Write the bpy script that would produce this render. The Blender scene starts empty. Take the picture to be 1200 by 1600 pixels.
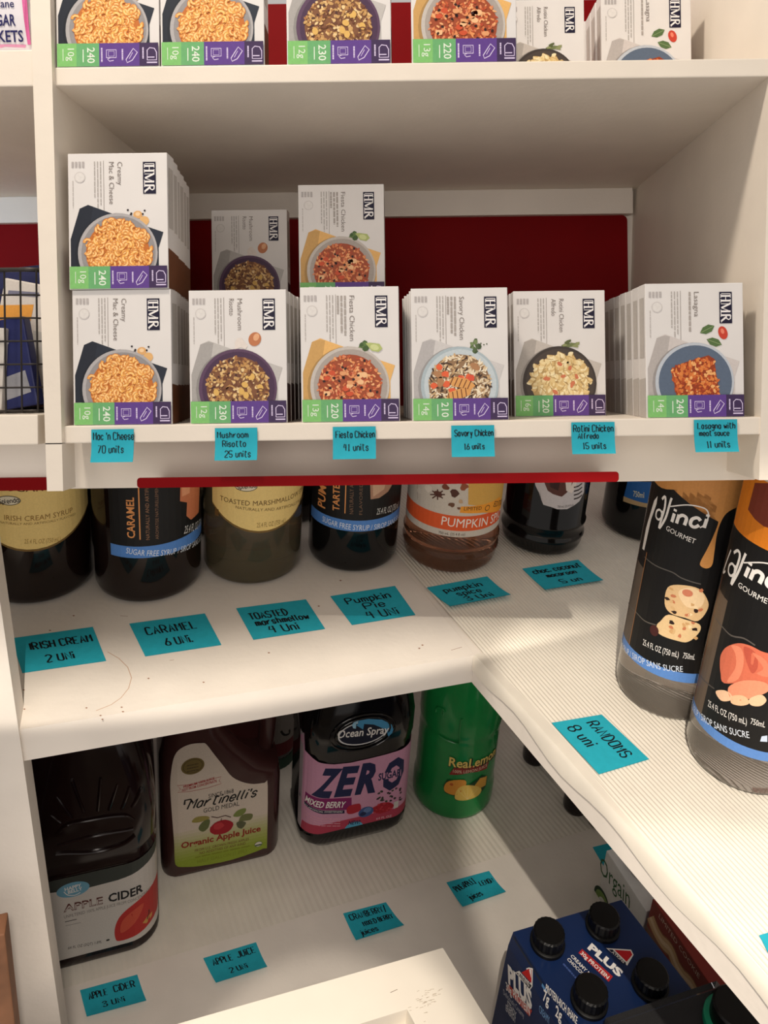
import bpy, bmesh, math, random
from mathutils import Vector, Matrix
random.seed(7)
C = bpy.context.scene.collection
SC = bpy.context.scene

# ---------------------------------------------------------------- camera
F, PX, PY, SR = 1200.0, 639.0, 592.0, 0.013          # focal length and level point of the lens, slight roll
CR = math.sqrt(1 - SR * SR)
cam = bpy.data.objects.new('camera', bpy.data.cameras.new('camera')); C.objects.link(cam)
cam.matrix_world = Matrix(((CR, SR, 0, 0), (0, 0, -1, 0), (-SR, CR, 0, 0), (0, 0, 0, 1)))
cd = cam.data; cd.sensor_fit = 'VERTICAL'; cd.sensor_height = 24; cd.lens = F / 1600 * 24
cd.shift_x = (600 - PX) / 1600; cd.shift_y = (PY - 800) / 1600; cd.clip_start = 0.01
SC.camera = cam

# ---------------------------------------------------------------- light and exposure
SC.view_settings.view_transform = 'Standard'; SC.view_settings.look = 'None'
SC.view_settings.exposure = -0.04; SC.view_settings.gamma = 1; SC.view_settings.use_curve_mapping = False
SC.cycles.max_bounces = 8; SC.cycles.transmission_bounces = 8; SC.cycles.caustics_refractive = False; SC.cycles.caustics_reflective = False
W = bpy.data.worlds.new('room'); SC.world = W; W.use_nodes = True
W.node_tree.nodes['Background'].inputs[0].default_value = (1.0, 0.93, 0.87, 1); W.node_tree.nodes['Background'].inputs[1].default_value = 0.52
def lamp(name, kind, loc, target, energy, color, **kw):
    l = bpy.data.lights.new(name, kind); l.energy = energy; l.color = color
    for k, v in kw.items(): setattr(l, k, v)
    o = bpy.data.objects.new(name, l); C.objects.link(o); o.location = loc
    o.rotation_euler = (Vector(target) - Vector(loc)).to_track_quat('-Z', 'Y').to_euler()
    return o
lamp('ceiling_light', 'AREA', (-0.45, 0.22, 1.25), (0.05, 0.65, 0.0), 14.5, (1.0, 0.89, 0.76), size=0.14)
lamp('front_fill', 'AREA', (-0.2, -1.4, 0.12), (0.0, 0.9, -0.05), 11.5, (1.0, 0.91, 0.83), size=1.2)  # added broad fill from behind the viewer
def added_spot(name, az, el, half, energy, blend):      # added spots from one point, aimed to brighten shelf, liner and crate
    a, e = math.radians(az), math.radians(el); p = (0.05, -0.45, 0.557)
    lamp(name, 'SPOT', p, (p[0] + math.sin(a) * math.cos(e), p[1] + math.cos(a) * math.cos(e), p[2] - math.sin(e)), energy, (1.0, 0.90, 0.77), spot_size=math.radians(half * 2), spot_blend=blend, shadow_soft_size=0.006)
added_spot('added_spot_shelf', -15, -28, 62.1, 135, .015)
added_spot('added_spot_liner', 17, 35, 13.2, 118, .22)
added_spot('added_spot_crate', -7, 46.5, 6.8, 85, .35)
lamp('jug_fill', 'SPOT', (0.03, -0.12, 0.16), (-0.30, 0.98, -0.99), 64.0, (1.0, 0.90, 0.80), spot_size=math.radians(40), spot_blend=1.0, shadow_soft_size=0.06)  # added soft spot that brightens the bottom shelf and its jugs
lamp('blue_fill', 'SPOT', (-1.1, -0.4, 0.02), (-0.62, 1.1, 0.20), 42.0, (0.50, 0.74, 1.0), spot_size=math.radians(16), spot_blend=0.8, shadow_soft_size=0.15)  # added blue spot that tints the left rail, no window there

# ---------------------------------------------------------------- the lower pantry's own frame (it leans towards the viewer)
RX, RY, RD = (0.94081, -0.03175, 0.33745), (-0.3303, -0.30924, 0.89178), (-0.07604, 0.95045, 0.30142)
def c2w(c): return Vector((c[0] * CR - c[1] * SR, c[2], -(c[0] * SR + c[1] * CR)))
wx, wy, wz = c2w(RX), c2w(RY), -c2w(RD)
M = Matrix(((wx.x, wy.x, wz.x, 0), (wx.y, wy.y, wz.y, 0), (wx.z, wy.z, wz.z, 0), (0, 0, 0, 1)))
MI = Matrix.Identity(4)
S = 0.70
ZA, ZC = -S, -2.36 * S                                # heights of the two lower shelves
def ray(px, py):
    c = ((px - PX) / F, (py - PY) / F, 1.0)
    return Vector((sum(a * b for a, b in zip(RX, c)), sum(a * b for a, b in zip(RY, c)), -sum(a * b for a, b in zip(RD, c))))
def on(px, py, z):
    d = ray(px, py); t = z / d.z; return Vector((d.x * t, d.y * t, z))
def WP(px, py, d):                                     # a point of the upper cabinet at depth d
    u, v = (px - PX) / F * d, (py - PY) / F * d
    return Vector((u * CR - v * SR, d, -(u * SR + v * CR)))

# ---------------------------------------------------------------- materials
def lin(c):
    return tuple(((v / 255) / 12.92 if v / 255 <= .04045 else ((v / 255 + .055) / 1.055) ** 2.4) for v in c) + (1,)
MATS = {}
def mat(name, rgb, rough=.6, var=0.06, scale=60, spec=.4, trans=0, ior=1.4, metal=0, coat=0, bump=0, bscale=300, sss=0):
    if name in MATS: return MATS[name]
    m = bpy.data.materials.new(name); m.use_nodes = True; nt = m.node_tree; b = nt.nodes['Principled BSDF']
    col = lin(rgb)
    b.inputs['Roughness'].default_value = rough; b.inputs['Specular IOR Level'].default_value = spec
    b.inputs['Transmission Weight'].default_value = trans; b.inputs['IOR'].default_value = ior
    b.inputs['Metallic'].default_value = metal; b.inputs['Coat Weight'].default_value = coat
    if var:
        tc = nt.nodes.new('ShaderNodeTexCoord'); n = nt.nodes.new('ShaderNodeTexNoise'); n.inputs['Scale'].default_value = scale
        r = nt.nodes.new('ShaderNodeValToRGB')
        r.color_ramp.elements[0].position = .3; r.color_ramp.elements[1].position = .7
        r.color_ramp.elements[0].color = tuple(v * (1 - var) for v in col[:3]) + (1,)
        r.color_ramp.elements[1].color = tuple(min(1, v * (1 + var)) for v in col[:3]) + (1,)
        nt.links.new(tc.outputs['Object'], n.inputs['Vector']); nt.links.new(n.outputs['Fac'], r.inputs['Fac']); nt.links.new(r.outputs['Color'], b.inputs['Base Color'])
        if bump:
            n2 = nt.nodes.new('ShaderNodeTexNoise'); n2.inputs['Scale'].default_value = bscale; nt.links.new(tc.outputs['Object'], n2.inputs['Vector'])
            bp = nt.nodes.new('ShaderNodeBump'); bp.inputs['Strength'].default_value = bump; bp.inputs['Distance'].default_value = .002
            nt.links.new(n2.outputs['Fac'], bp.inputs['Height']); nt.links.new(bp.outputs['Normal'], b.inputs['Normal'])
    else: b.inputs['Base Color'].default_value = col
    MATS[name] = m; return m
def ink(rgb, rough=.5): return mat('ink_%d_%d_%d' % tuple(rgb), rgb, rough, .04, 400)
paint = mat('cream_paint', (232, 222, 208), .45, .03, 14, bump=.12, bscale=120)
paint2 = mat('old_white_paint', (230, 222, 212), .5, .04, 10, bump=.2, bscale=90)
redwall = mat('red_paint', (118, 3, 8), .6, .08, 8, spec=.12)
card = mat('white_carton', (224, 220, 217), .5, .02, 30)
cardside = mat('white_carton_side', (205, 198, 190), .55, .05, 30)
teal = mat('teal_note_paper', (38, 168, 188), .7, .05, 90)
black = mat('black_plastic', (14, 13, 13), .35, .1, 80)
wire = mat('dark_wire', (58, 54, 52), .4, .1, 80, metal=.6)
pen = mat('black_pen', (12, 16, 22), .6, 0)

# ---------------------------------------------------------------- object helpers
def tag(o, label, cat, group=None):
    o['label'] = label; o['category'] = cat
    if group: o['group'] = group
    return o
def struct(o): o['kind'] = 'structure'; return o
def link(name, me, mats, parent=None):
    o = bpy.data.objects.new(name, me); C.objects.link(o)
    for m in mats: me.materials.append(m)
    if parent: o.parent = parent
    return o
def thing(name, label, cat, base, frame=MI, group=None):
    o = bpy.data.objects.new(name, None); C.objects.link(o); o.empty_display_size = .02
    o.matrix_world = frame @ Matrix.Translation(base)
    return tag(o, label, cat, group)
def finish(bm, name, mats, parent=None, base=(0, 0, 0), frame=None, smooth=False, bev=0):
    if bev:
        bmesh.ops.bevel(bm, geom=[e for e in bm.edges if len(e.link_faces) == 2 and e.calc_face_angle(0) > .6], offset=bev, segments=2, affect='EDGES', profile=.6)
    b = Vector(base)
    for v in bm.verts: v.co -= b
    bmesh.ops.recalc_face_normals(bm, faces=bm.faces)
    me = bpy.data.meshes.new(name); bm.to_mesh(me); bm.free()
    if smooth:
        for p in me.polygons: p.use_smooth = True
        try: me.set_sharp_from_angle(angle=math.radians(38))
        except Exception: pass
    if not isinstance(mats, (list, tuple)): mats = [mats]
    o = link(name, me, mats, parent)
    if frame is not None: o.matrix_world = frame @ Matrix.Translation(b)
    return o
def bx(bm, a, b):
    r = bmesh.ops.create_cube(bm, size=1)['verts']
    for v in r:
        v.co = Vector([(a[i] + b[i]) / 2 + v.co[i] * (b[i] - a[i]) for i in range(3)])
    return r
def prism(bm, pts, z0, z1):                            # polygon in XY pulled from z0 to z1
    lo = [bm.verts.new((p[0], p[1], z0)) for p in pts]; hi = [bm.verts.new((p[0], p[1], z1)) for p in pts]
    n = len(pts); bm.faces.new(lo[::-1]); bm.faces.new(hi)
    for i in range(n): bm.faces.new((lo[i], lo[(i + 1) % n], hi[(i + 1) % n], hi[i]))
def rings(bm, loops, cap0=True, cap1=True):
    vs = [[bm.verts.new(p) for p in l] for l in loops]; n = len(vs[0])
    for a, b in zip(vs, vs[1:]):
        for i in range(n): bm.faces.new((a[i], a[(i + 1) % n], b[(i + 1) % n], b[i]))
    if cap0: bm.faces.new(vs[0][::-1])
    if cap1: bm.faces.new(vs[-1])
def lathe(bm, c, prof, n=48):
    rings(bm, [[(c[0] + r * math.cos(2 * math.pi * i / n), c[1] + r * math.sin(2 * math.pi * i / n), c[2] + z) for i in range(n)] for r, z in prof])
def rrect(hx, hy, r, n=6):
    out = []
    for qx, qy, a0 in ((1, -1, -90), (1, 1, 0), (-1, 1, 90), (-1, -1, 180)):
        for k in range(n + 1):
            a = math.radians(a0 + 90 * k / n); out.append((qx * (hx - r) + r * math.cos(a), qy * (hy - r) + r * math.sin(a)))
    return out
def loft(bm, c, secs, n=6):                            # (z, half x, half y, corner)
    rings(bm, [[(c[0] + x, c[1] + y, c[2] + z) for x, y in rrect(hx, hy, min(r, hx * .999, hy * .999), n)] for z, hx, hy, r in secs])
def tube(bm, pts, r, n=8, closed=False):
    pts = [Vector(p) for p in pts]; L = []
    for i, p in enumerate(pts):
        a = pts[i - 1] if (i or closed) else p; b = pts[(i + 1) % len(pts)] if (i < len(pts) - 1 or closed) else p
        t = (b - a).normalized(); u = t.cross(Vector((.13, .31, .94)) if abs(t.z) < .9 else Vector((1, .2, 0))).normalized(); w = t.cross(u)
        L.append([p + (u * math.cos(2 * math.pi * k / n) + w * math.sin(2 * math.pi * k / n)) * r for k in range(n)])
    if closed: L.append(L[0]); rings(bm, L, False, False); bmesh.ops.remove_doubles(bm, verts=bm.verts, dist=1e-6)
    else: rings(bm, L)

# ---------------------------------------------------------------- lettering: a pen-stroke alphabet and the built-in type
GL = {'A':'02 28 42|14 34','B':'02 08 28 37 36 25 05|25 34 33 22 02','C':'47 38 18 07 03 12 32 43','D':'02 08 28 46 44 22 02','E':'48 08 02 42|05 35','F':'48 08 02|05 35',
'G':'47 38 18 07 03 12 32 43 45 25','H':'02 08|42 48|05 45','I':'18 12','J':'48 43 32 12 03','K':'02 08|48 05 42','L':'08 02 42','M':'02 08 25 48 42','N':'02 08 42 48',
'O':'18 07 03 12 32 43 47 38 18','P':'02 08 38 47 46 35 05','Q':'18 07 03 12 32 43 47 38 18|24 42','R':'02 08 38 47 46 35 05|25 42','S':'47 38 18 07 06 15 35 44 43 32 12 03',
'T':'08 48|28 22','U':'08 03 12 32 43 48','V':'08 22 48','W':'08 12 25 32 48','X':'02 48|08 42','Y':'08 25 48|25 22','Z':'08 48 02 42',
'a':'35 26 16 05 03 12 22 33|36 32','b':'08 02|05 16 26 35 33 22 12 03','c':'35 26 16 05 03 12 22 33','d':'35 26 16 05 03 12 22 33|38 32','e':'04 34 35 26 16 05 03 12 22 33',
'f':'38 28 17 12|05 25','g':'35 26 16 05 04 13 23 34|36 31 20 10 01','h':'08 02|05 16 26 35 32','i':'06 02|08 07','j':'26 21 10 00|28 27','k':'08 02|36 04 32','l':'08 03 12',
'm':'06 02|05 16 25 22|25 36 45 42','n':'06 02|05 16 26 35 32','o':'16 05 03 12 22 33 35 26 16','p':'06 00|05 16 26 35 33 22 12 03','q':'36 30|35 26 16 05 03 12 22 33','r':'06 02|04 15 26 36',
's':'35 26 16 05 14 24 33 22 12 03','t':'18 13 22 32|07 37','u':'06 03 12 22 33 36|33 32','v':'06 22 46','w':'06 12 25 32 46','x':'02 36|06 32','y':'06 13 23|36 10','z':'06 36 02 32',
'0':'18 07 03 12 32 43 47 38 18','1':'07 18 12|02 22','2':'07 18 38 47 46 02 42','3':'07 18 38 47 36 15|35 44 43 32 12 03','4':'18 05 45|38 32','5':'48 08 05 35 44 43 32 12 03','6':'38 15 03 12 32 43 44 35 15',
'7':'08 48 12','8':'15 06 07 18 38 47 46 35 15 04 03 12 32 43 44 35','9':'35 15 06 07 18 38 47 35 22',"'":'08 06','.':'02 03','/':'01 39','-':'05 35','&':'43 32 12 03 04 27 18 07 42'}
def smooth_line(p, k=4):
    if len(p) < 3: return p
    cl = p[0] == p[-1]; o = []
    n = len(p)
    for i in range(n - 1):
        p0 = p[i - 1] if i else (p[-2] if cl else p[0]); p1, p2 = p[i], p[i + 1]; p3 = p[i + 2] if i + 2 < n else (p[1] if cl else p[-1])
        for j in range(k):
            t = j / k
            o.append(tuple(.5 * (2 * b + (c - a) * t + (2 * a - 5 * b + 4 * c - d) * t * t + (3 * b - a - 3 * c + d) * t ** 3) for a, b, c, d in zip(p0, p1, p2, p3)))
    o.append(p[-1]); return o
FONTC = {}
def font_mesh(body, bold):
    k = (body, bold)
    if k not in FONTC:
        cu = bpy.data.curves.new('t', 'FONT'); cu.body = body; cu.size = 1; cu.resolution_u = 2; cu.offset = bold
        o = bpy.data.objects.new('t', cu); C.objects.link(o)
        dg = bpy.context.evaluated_depsgraph_get(); me = bpy.data.meshes.new_from_object(o.evaluated_get(dg))
        vs = [(v.co.x, v.co.y) for v in me.vertices]; fs = [tuple(p.vertices) for p in me.polygons]
        bpy.data.objects.remove(o); bpy.data.curves.remove(cu); bpy.data.meshes.remove(me)
        xs = [v[0] for v in vs] or [0]; x0, x1 = min(xs), max(xs)
        FONTC[k] = ([(x - x0, y) for x, y in vs], fs, x1 - x0)
    return FONTC[k]
class Print:
    """flat printing in (u, v), laid in thin layers; v grows upwards"""
    def __init__(s): s.items = []; s.mats = []
    def mi(s, m):
        if not hasattr(m, 'name'): m = ink(m)
        if m not in s.mats: s.mats.append(m)
        return s.mats.index(m)
    def mesh(s, vs, fs, m, l): s.items.append((vs, fs, s.mi(m), l))
    def poly(s, pts, m, l=1): s.mesh(list(pts), [tuple(range(len(pts)))], m, l)
    def rect(s, a, b, m, l=1): s.poly([(a[0], a[1]), (b[0], a[1]), (b[0], b[1]), (a[0], b[1])], m, l)
    def ell(s, c, rx, ry, m, l=1, rot=0, n=28, vmin=None, vmax=None):
        ca, sa = math.cos(rot), math.sin(rot); P = []
        for i in range(n):
            x, y = rx * math.cos(6.28319 * i / n), ry * math.sin(6.28319 * i / n); q = (c[0] + x * ca - y * sa, c[1] + x * sa + y * ca)
            P.append(q)
        if vmin is not None: P = clip(P, 0, 1, vmin)
        if vmax is not None: P = clip(P, 0, -1, -vmax)
        if len(P) > 2: s.poly(P, m, l)
    def line(s, pts, w, m, l=2, closed=False):
        n = len(pts); Lf, Rt = [], []
        for i in range(n):
            a = pts[i - 1] if (i or closed) else pts[i]; b = pts[(i + 1) % n] if (i < n - 1 or closed) else pts[i]
            dx, dy = b[0] - a[0], b[1] - a[1]; q = math.hypot(dx, dy) or 1; nx, ny = -dy / q * w / 2, dx / q * w / 2
            Lf.append((pts[i][0] + nx, pts[i][1] + ny)); Rt.append((pts[i][0] - nx, pts[i][1] - ny))
        fs = [(i, (i + 1) % n, n + (i + 1) % n, n + i) for i in range(n if closed else n - 1)]
        s.mesh(Lf + Rt, fs, m, l)
    def hand(s, txt, p0, p1, h, m=pen, l=2, w=None, slant=0, jit=.16, sm=3):
        """pen writing from p0 to p1, capitals h tall"""
        adv = []; x = 0
        for ch in txt:
            if ch == ' ': adv.append(x); x += 3; continue
            g = GL[ch]; adv.append(x); x += max(int(t[0]) for st in g.split('|') for t in st.split()) + 1.9
        x -= 1.9; dx, dy = p1[0] - p0[0], p1[1] - p0[1]; Lg = math.hypot(dx, dy); ux, uy = dx / Lg, dy / Lg; kx = Lg / x; ky = h / 6; w = w or h * .13
        for ch, a in zip(txt, adv):
            if ch == ' ': continue
            for st in GL[ch].split('|'):
                q = [(int(t[0]) + random.uniform(-jit, jit), int(t[1]) - 2 + random.uniform(-jit, jit)) for t in st.split()]
                if st.split()[0] == st.split()[-1] and len(q) > 3: q[-1] = q[0]
                if ch.islower() or ch in 'OCSGJDPRBU0235689&': q = smooth_line(q, sm)
                s.line([(p0[0] + ((a + X) * kx + Y * ky * slant) * ux - Y * ky * uy, p0[1] + ((a + X) * kx + Y * ky * slant) * uy + Y * ky * ux) for X, Y in q], w, m, l)
    def text(s, txt, p0, p1, h, m, l=2, bold=.0, slant=0, arc=0):
        """type set from p0 to p1 with capitals h tall"""
        vs, fs, wd = font_mesh(txt, bold); dx, dy = p1[0] - p0[0], p1[1] - p0[1]; Lg = math.hypot(dx, dy); ux, uy = dx / Lg, dy / Lg; kx = Lg / wd; ky = h / .70
        out = []
        for X, Y in vs:
            X, Y = X * kx + Y * ky * slant, Y * ky
            Y += arc * ((X / Lg - .5) ** 2 * 4 - 1)
            out.append((p0[0] + X * ux - Y * uy, p0[1] + X * uy + Y * ux))
        s.mesh(out, fs, m, l)
    def bars(s, p0, p1, w, m, l=2, gap=.12):            # lines of print too small to read
        t = 0
        while t < 1:
            e = min(1, t + random.uniform(.06, .2)); q = lambda k: (p0[0] + (p1[0] - p0[0]) * k, p0[1] + (p1[1] - p0[1]) * k)
            s.line([q(t), q(e)], w, m, l); t = e + random.uniform(.015, .03)
    def build(s, name, mapf, parent=None, base=(0, 0, 0), step=None, eps=5e-5):
        bm = bmesh.new()
        for vs, fs, mi, l in s.items:
            V = [bm.verts.new((u, v, l)) for u, v in vs]
            for f in fs:
                try: F_ = bm.faces.new([V[i] for i in f]); F_.material_index = mi
                except ValueError: pass
        if step:
            bmesh.ops.triangulate(bm, faces=bm.faces[:])
            us = [v.co.x for v in bm.verts]; k = math.ceil(min(us) / step)
            while k * step < max(us):
                bmesh.ops.bisect_plane(bm, geom=bm.verts[:] + bm.edges[:] + bm.faces[:], plane_co=(k * step, 0, 0), plane_no=(1, 0, 0), dist=1e-7); k += 1
        b = Vector(base)
        for v in bm.verts: v.co = Vector(mapf(v.co.x, v.co.y, v.co.z * eps + 2e-4)) - b
        me = bpy.data.meshes.new(name); bm.to_mesh(me); bm.free()
        return link(name, me, s.mats, parent)
def clip(P, a, b, c):                                   # keep a*x + b*y >= c
    out = []
    for i in range(len(P)):
        p, q = P[i - 1], P[i]; dp, dq = a * p[0] + b * p[1] - c, a * q[0] + b * q[1] - c
        if (dp >= 0) != (dq >= 0):
            t = dp / (dp - dq); out.append((p[0] + (q[0] - p[0]) * t, p[1] + (q[1] - p[1]) * t))
        if dq >= 0: out.append(q)
    return out
def rnd(p, k=4): p = list(p); return smooth_line(p + [p[0]], k)[:-1]
def blob(c, rx, ry, n=14, j=.15, rot=0):
    o = []
    for i in range(n):
        a = 6.28319 * i / n; k = 1 + random.uniform(-j, j); x, y = rx * k * math.cos(a), ry * k * math.sin(a)
        o.append((c[0] + x * math.cos(rot) - y * math.sin(rot), c[1] + x * math.sin(rot) + y * math.cos(rot)))
    return o
# ================================================================ UPPER CABINET (frame: the world)
D1 = 0.70; DB = 1.125
def zc(py, d=D1): return -(py - 592) / F * d            # height of a level line that crosses the picture's middle column at py
XL = WP(90, 400, D1).x; XR = WP(1196, 400, D1).x        # inner faces of the two side panels
XPL = WP(58, 400, D1).x                                 # left face of the divider
XFL = XPL - .42
Z1T, Z1B = zc(658.5), zc(686)                           # main shelf
Z2T, Z2B = zc(98), zc(126.5)                            # upper shelf
ZBOT = zc(757); ZTOP = Z2T + .26
YV = D1 + .07                                           # valance under the main shelf
def board(name, a, b, m, label=None, cat=None, kind=None, bev=.0012, group=None, frame=MI):
    bm = bmesh.new(); bx(bm, a, b); base = ((a[0] + b[0]) / 2, (a[1] + b[1]) / 2, a[2])
    o = finish(bm, name, m, None, base, frame, False, bev)
    if kind: o['kind'] = kind
    else: tag(o, label, cat, group)
    return o
board('wall_back', (XFL, DB, Z1B), (XR + .05, DB + .02, ZTOP), paint2, kind='structure')
def leaning(bm, q, y0, y1):                             # q: four (x, z) corners, pulled from y0 to y1
    rings(bm, [[(x, y, z) for x, z in q] for y in (y1, y0)])
def xz(px, py): p = WP(px, py, D1); return (p.x, p.z)
def xat(a, b, z): t = (z - a[1]) / (b[1] - a[1]); return (a[0] + (b[0] - a[0]) * t, z)
ra, rb = xz(1204, 60), xz(1186, 720)
bm = bmesh.new(); leaning(bm, [xat(ra, rb, ZBOT), (XR + .06, ZBOT), (XR + .06, Z1B), xat(ra, rb, Z1B)], D1 - .0012, YV + .012); struct(finish(bm, 'wall_right', paint, None, (XR, D1, ZBOT), MI))
bm = bmesh.new(); leaning(bm, [xat(ra, rb, Z1B), (XR + .06, Z1B), (XR + .06, ZTOP), xat(ra, rb, ZTOP)], D1 - .0012, DB); struct(finish(bm, 'wall_right_upper', paint, None, (XR, D1, Z1B), MI))
la, lb, ma, mb = xz(52, 0), xz(78, 757), xz(83, 0), xz(103, 757)
dv = bmesh.new(); leaning(dv, [xat(la, lb, Z1B), xat(ma, mb, Z1B), xat(ma, mb, ZTOP), xat(la, lb, ZTOP)], D1 - .006, DB); leaning(dv, [xat(la, lb, ZBOT - .001), xat(ma, mb, ZBOT - .001), xat(ma, mb, Z1B + .001), xat(la, lb, Z1B + .001)], D1 - .006, D1 + .02)
tag(finish(dv, 'shelf_divider', paint, None, ((XPL + XL) / 2, D1, ZBOT), MI), 'white upright divider at the left of the frozen meal shelves', 'divider')
board('shelf_board', (XL - .008, D1, Z2B), (XR + .012, DB, Z2T), paint, 'upper white shelf board under the row of cropped meal boxes', 'shelf', group='shelf boards of the upper cabinet')
board('shelf_board', (XL - .002, D1, Z1B), (XR + .012, DB, Z1T), paint, 'white shelf board with six teal notes hanging from its front edge', 'shelf', group='shelf boards of the upper cabinet')
ZL1T, ZL1B, ZL2T, ZL2B = zc(640), zc(687), zc(72), zc(129)
board('shelf_board', (XFL, D1 - .003, ZL2B), (XPL, DB, ZL2T), paint, 'thick white shelf board under the sugar packet bag', 'shelf', group='shelf boards of the upper cabinet')
board('shelf_board', (XFL, D1 - .003, ZL1B), (XPL, DB, ZL1T), paint, 'thick white shelf board under the wire basket', 'shelf', group='shelf boards of the upper cabinet')
def zb(py, d): return -(py - 592) / F * d
board('trim_1', (XL, DB - .018, zb(342, DB)), (XR, DB, Z2B), paint2, kind='structure')
board('trim_2', (XFL, DB - .018, zb(344, DB)), (XPL, DB, ZL2B), paint2, kind='structure')
def redpanel(name, x0, x1, z0, z1, y, r, t=.006, n=6):
    bm = bmesh.new(); cx, cz, hx, hz = (x0 + x1) / 2, (z0 + z1) / 2, (x1 - x0) / 2, (z1 - z0) / 2
    pts = rrect(hx, hz, r, n)
    rings(bm, [[(cx + x, y + dy, cz + z) for x, z in pts] for dy in (t, 0)])
    return struct(finish(bm, name, redwall, None, (cx, y, z0), MI))
redpanel('wall_back_panel', WP(214, 500, DB).x, WP(980, 500, DB).x, Z1T - .0, zb(342, DB), DB - .007, .008)
redpanel('wall_back_panel_upper', WP(214, 60, DB).x, WP(952, 60, DB).x, Z2T - .0, ZTOP, DB - .007, .008)
redpanel('wall_back_panel_left', XFL, XPL - .001, ZL1T, zb(344, DB), DB - .007, .004)
# added unseen panel, shaped to keep the added spots off the upper cabinet
bm = bmesh.new(); leaning(bm, [(-.17, .438), (-.0094, .4618), (.0148, .4655), (.0414, .4710), (.30, .4720), (.30, .57), (-.17, .57)], -.302, -.298); struct(finish(bm, 'spot_blocker', paint, None, (.05, -.30, .47), MI))
# valance under the main shelf: painted board and the top of the red panel
ZBV = -(757 - 592) / F * YV
XJ = (90 - PX) / F * YV
board('trim_3', (XJ, YV, ZBV), (XR + .02, YV + .010, Z1B), paint, kind='structure')
board('trim_4', (XFL, YV, ZBV), (XJ, YV + .010, ZL1B), paint2, kind='structure')
yr = D1 + .002
x0_, x1_, z0_, z1_ = WP(214, 750, yr).x, WP(967, 750, yr).x, -(757 - 592) / F * yr, -(741 - 592) / F * yr
bm = bmesh.new(); rr_ = rrect((x1_ - x0_) / 2, (z1_ - z0_) / 2, .003, 6); cz_ = (z0_ + z1_) / 2; cx_ = (x0_ + x1_) / 2
rings(bm, [[(cx_ + x, YV - .0005, cz_ - .0055 + z * .2) for x, z in rr_], [(cx_ + x, yr, cz_ + z) for x, z in rr_]])
struct(finish(bm, 'wall_back_panel_lower', redwall, None, (cx_, yr, z0_), MI))
redpanel('wall_back_panel_lower_left', XFL, XJ - .004, ZBV - .0005, -(738 - 592) / F * YV, YV - .004, .002, .0042)

# ---------------------------------------------------------------- frozen meal boxes
BW, BH, BT = .0908, .1245, .0205
navy = (24, 20, 48)
def garnish(P, kind, X):
    g = random.Random(3)
    if kind == 'mac':
        P.ell(X(.70, .455), .0042, .0036, (222, 170, 110), 6); P.ell(X(.765, .50), .0044, .0042, (226, 178, 116), 7); P.ell(X(.70, .45), .0022, .0018, (240, 205, 160), 8)
        for u, v in ((.60, .42), (.635, .445), (.63, .455), (.77, .425), (.75, .45)): P.ell(X(u, v), .0010, .0009, (38, 30, 34), 9, n=8)
    if kind == 'mushroom':
        P.ell(X(.675, .37), .0058, .0066, (190, 120, 80), 6, rot=-.4); P.ell(X(.69, .355), .0026, .0036, (226, 170, 128), 7, rot=-.4)
        P.poly([X(u, v) for u, v in ((.47, .445), (.47, .39), (.50, .36), (.54, .36), (.57, .39), (.60, .42), (.58, .445), (.53, .43))], (226, 216, 208), 6)
    if kind == 'fiesta':
        for k in range(9): P.poly(blob(X(.60 + g.random() * .09, .415 + g.random() * .05), .0026, .0022, 7, .35), ((66, 92, 50), (92, 120, 66))[k % 2], 6 + k)
        P.poly([X(.66, .42), X(.70, .415), X(.80, .425), X(.83, .46), X(.79, .485), X(.72, .475)], (176, 188, 116), 16); P.ell(X(.75, .45), .004, .0026, (205, 212, 150), 17, rot=-.3)
    if kind == 'savory':
        for k in range(10): P.poly(blob(X(.60 + g.random() * .1, .40 + g.random() * .09), .0020, .0026, 7, .4), ((84, 104, 66), (120, 138, 92), (66, 84, 52))[k % 3], 6 + k)
        for u, v in ((.72, .42), (.75, .43), (.78, .425)): P.ell(X(u, v), .0007, .0007, (74, 90, 58), 8, n=7)
    if kind == 'rotini':
        for k in range(11): P.poly(blob(X(.55 + g.random() * .17, .405 + g.random() * .04), .0036, .0016, 7, .4, g.uniform(-.5, .5)), ((112, 122, 78), (142, 148, 100), (92, 100, 62))[k % 3], 6 + k)
    if kind == 'lasagna':
        for (u, v, r) in ((.63, .345, .45), (.70, .44, -.35)):
            P.poly([(X(u, v)[0] + a * math.cos(r) - b * math.sin(r), X(u, v)[1] + a * math.sin(r) + b * math.cos(r)) for a, b in ((-.0075, 0), (-.003, .0034), (.003, .0036), (.0075, 0), (.003, -.0036), (-.003, -.0034))], (86, 112, 66), 6)
            P.line([(X(u, v)[0] + a * math.cos(r), X(u, v)[1] + a * math.sin(r)) for a in (-.0065, .0065)], .0005, (140, 160, 110), 7)
        P.ell(X(.79, .372), .0042, .0062, (200, 66, 48), 6, rot=.3); P.ell(X(.785, .36), .0016, .0026, (232, 130, 104), 7, rot=.3)
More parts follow.
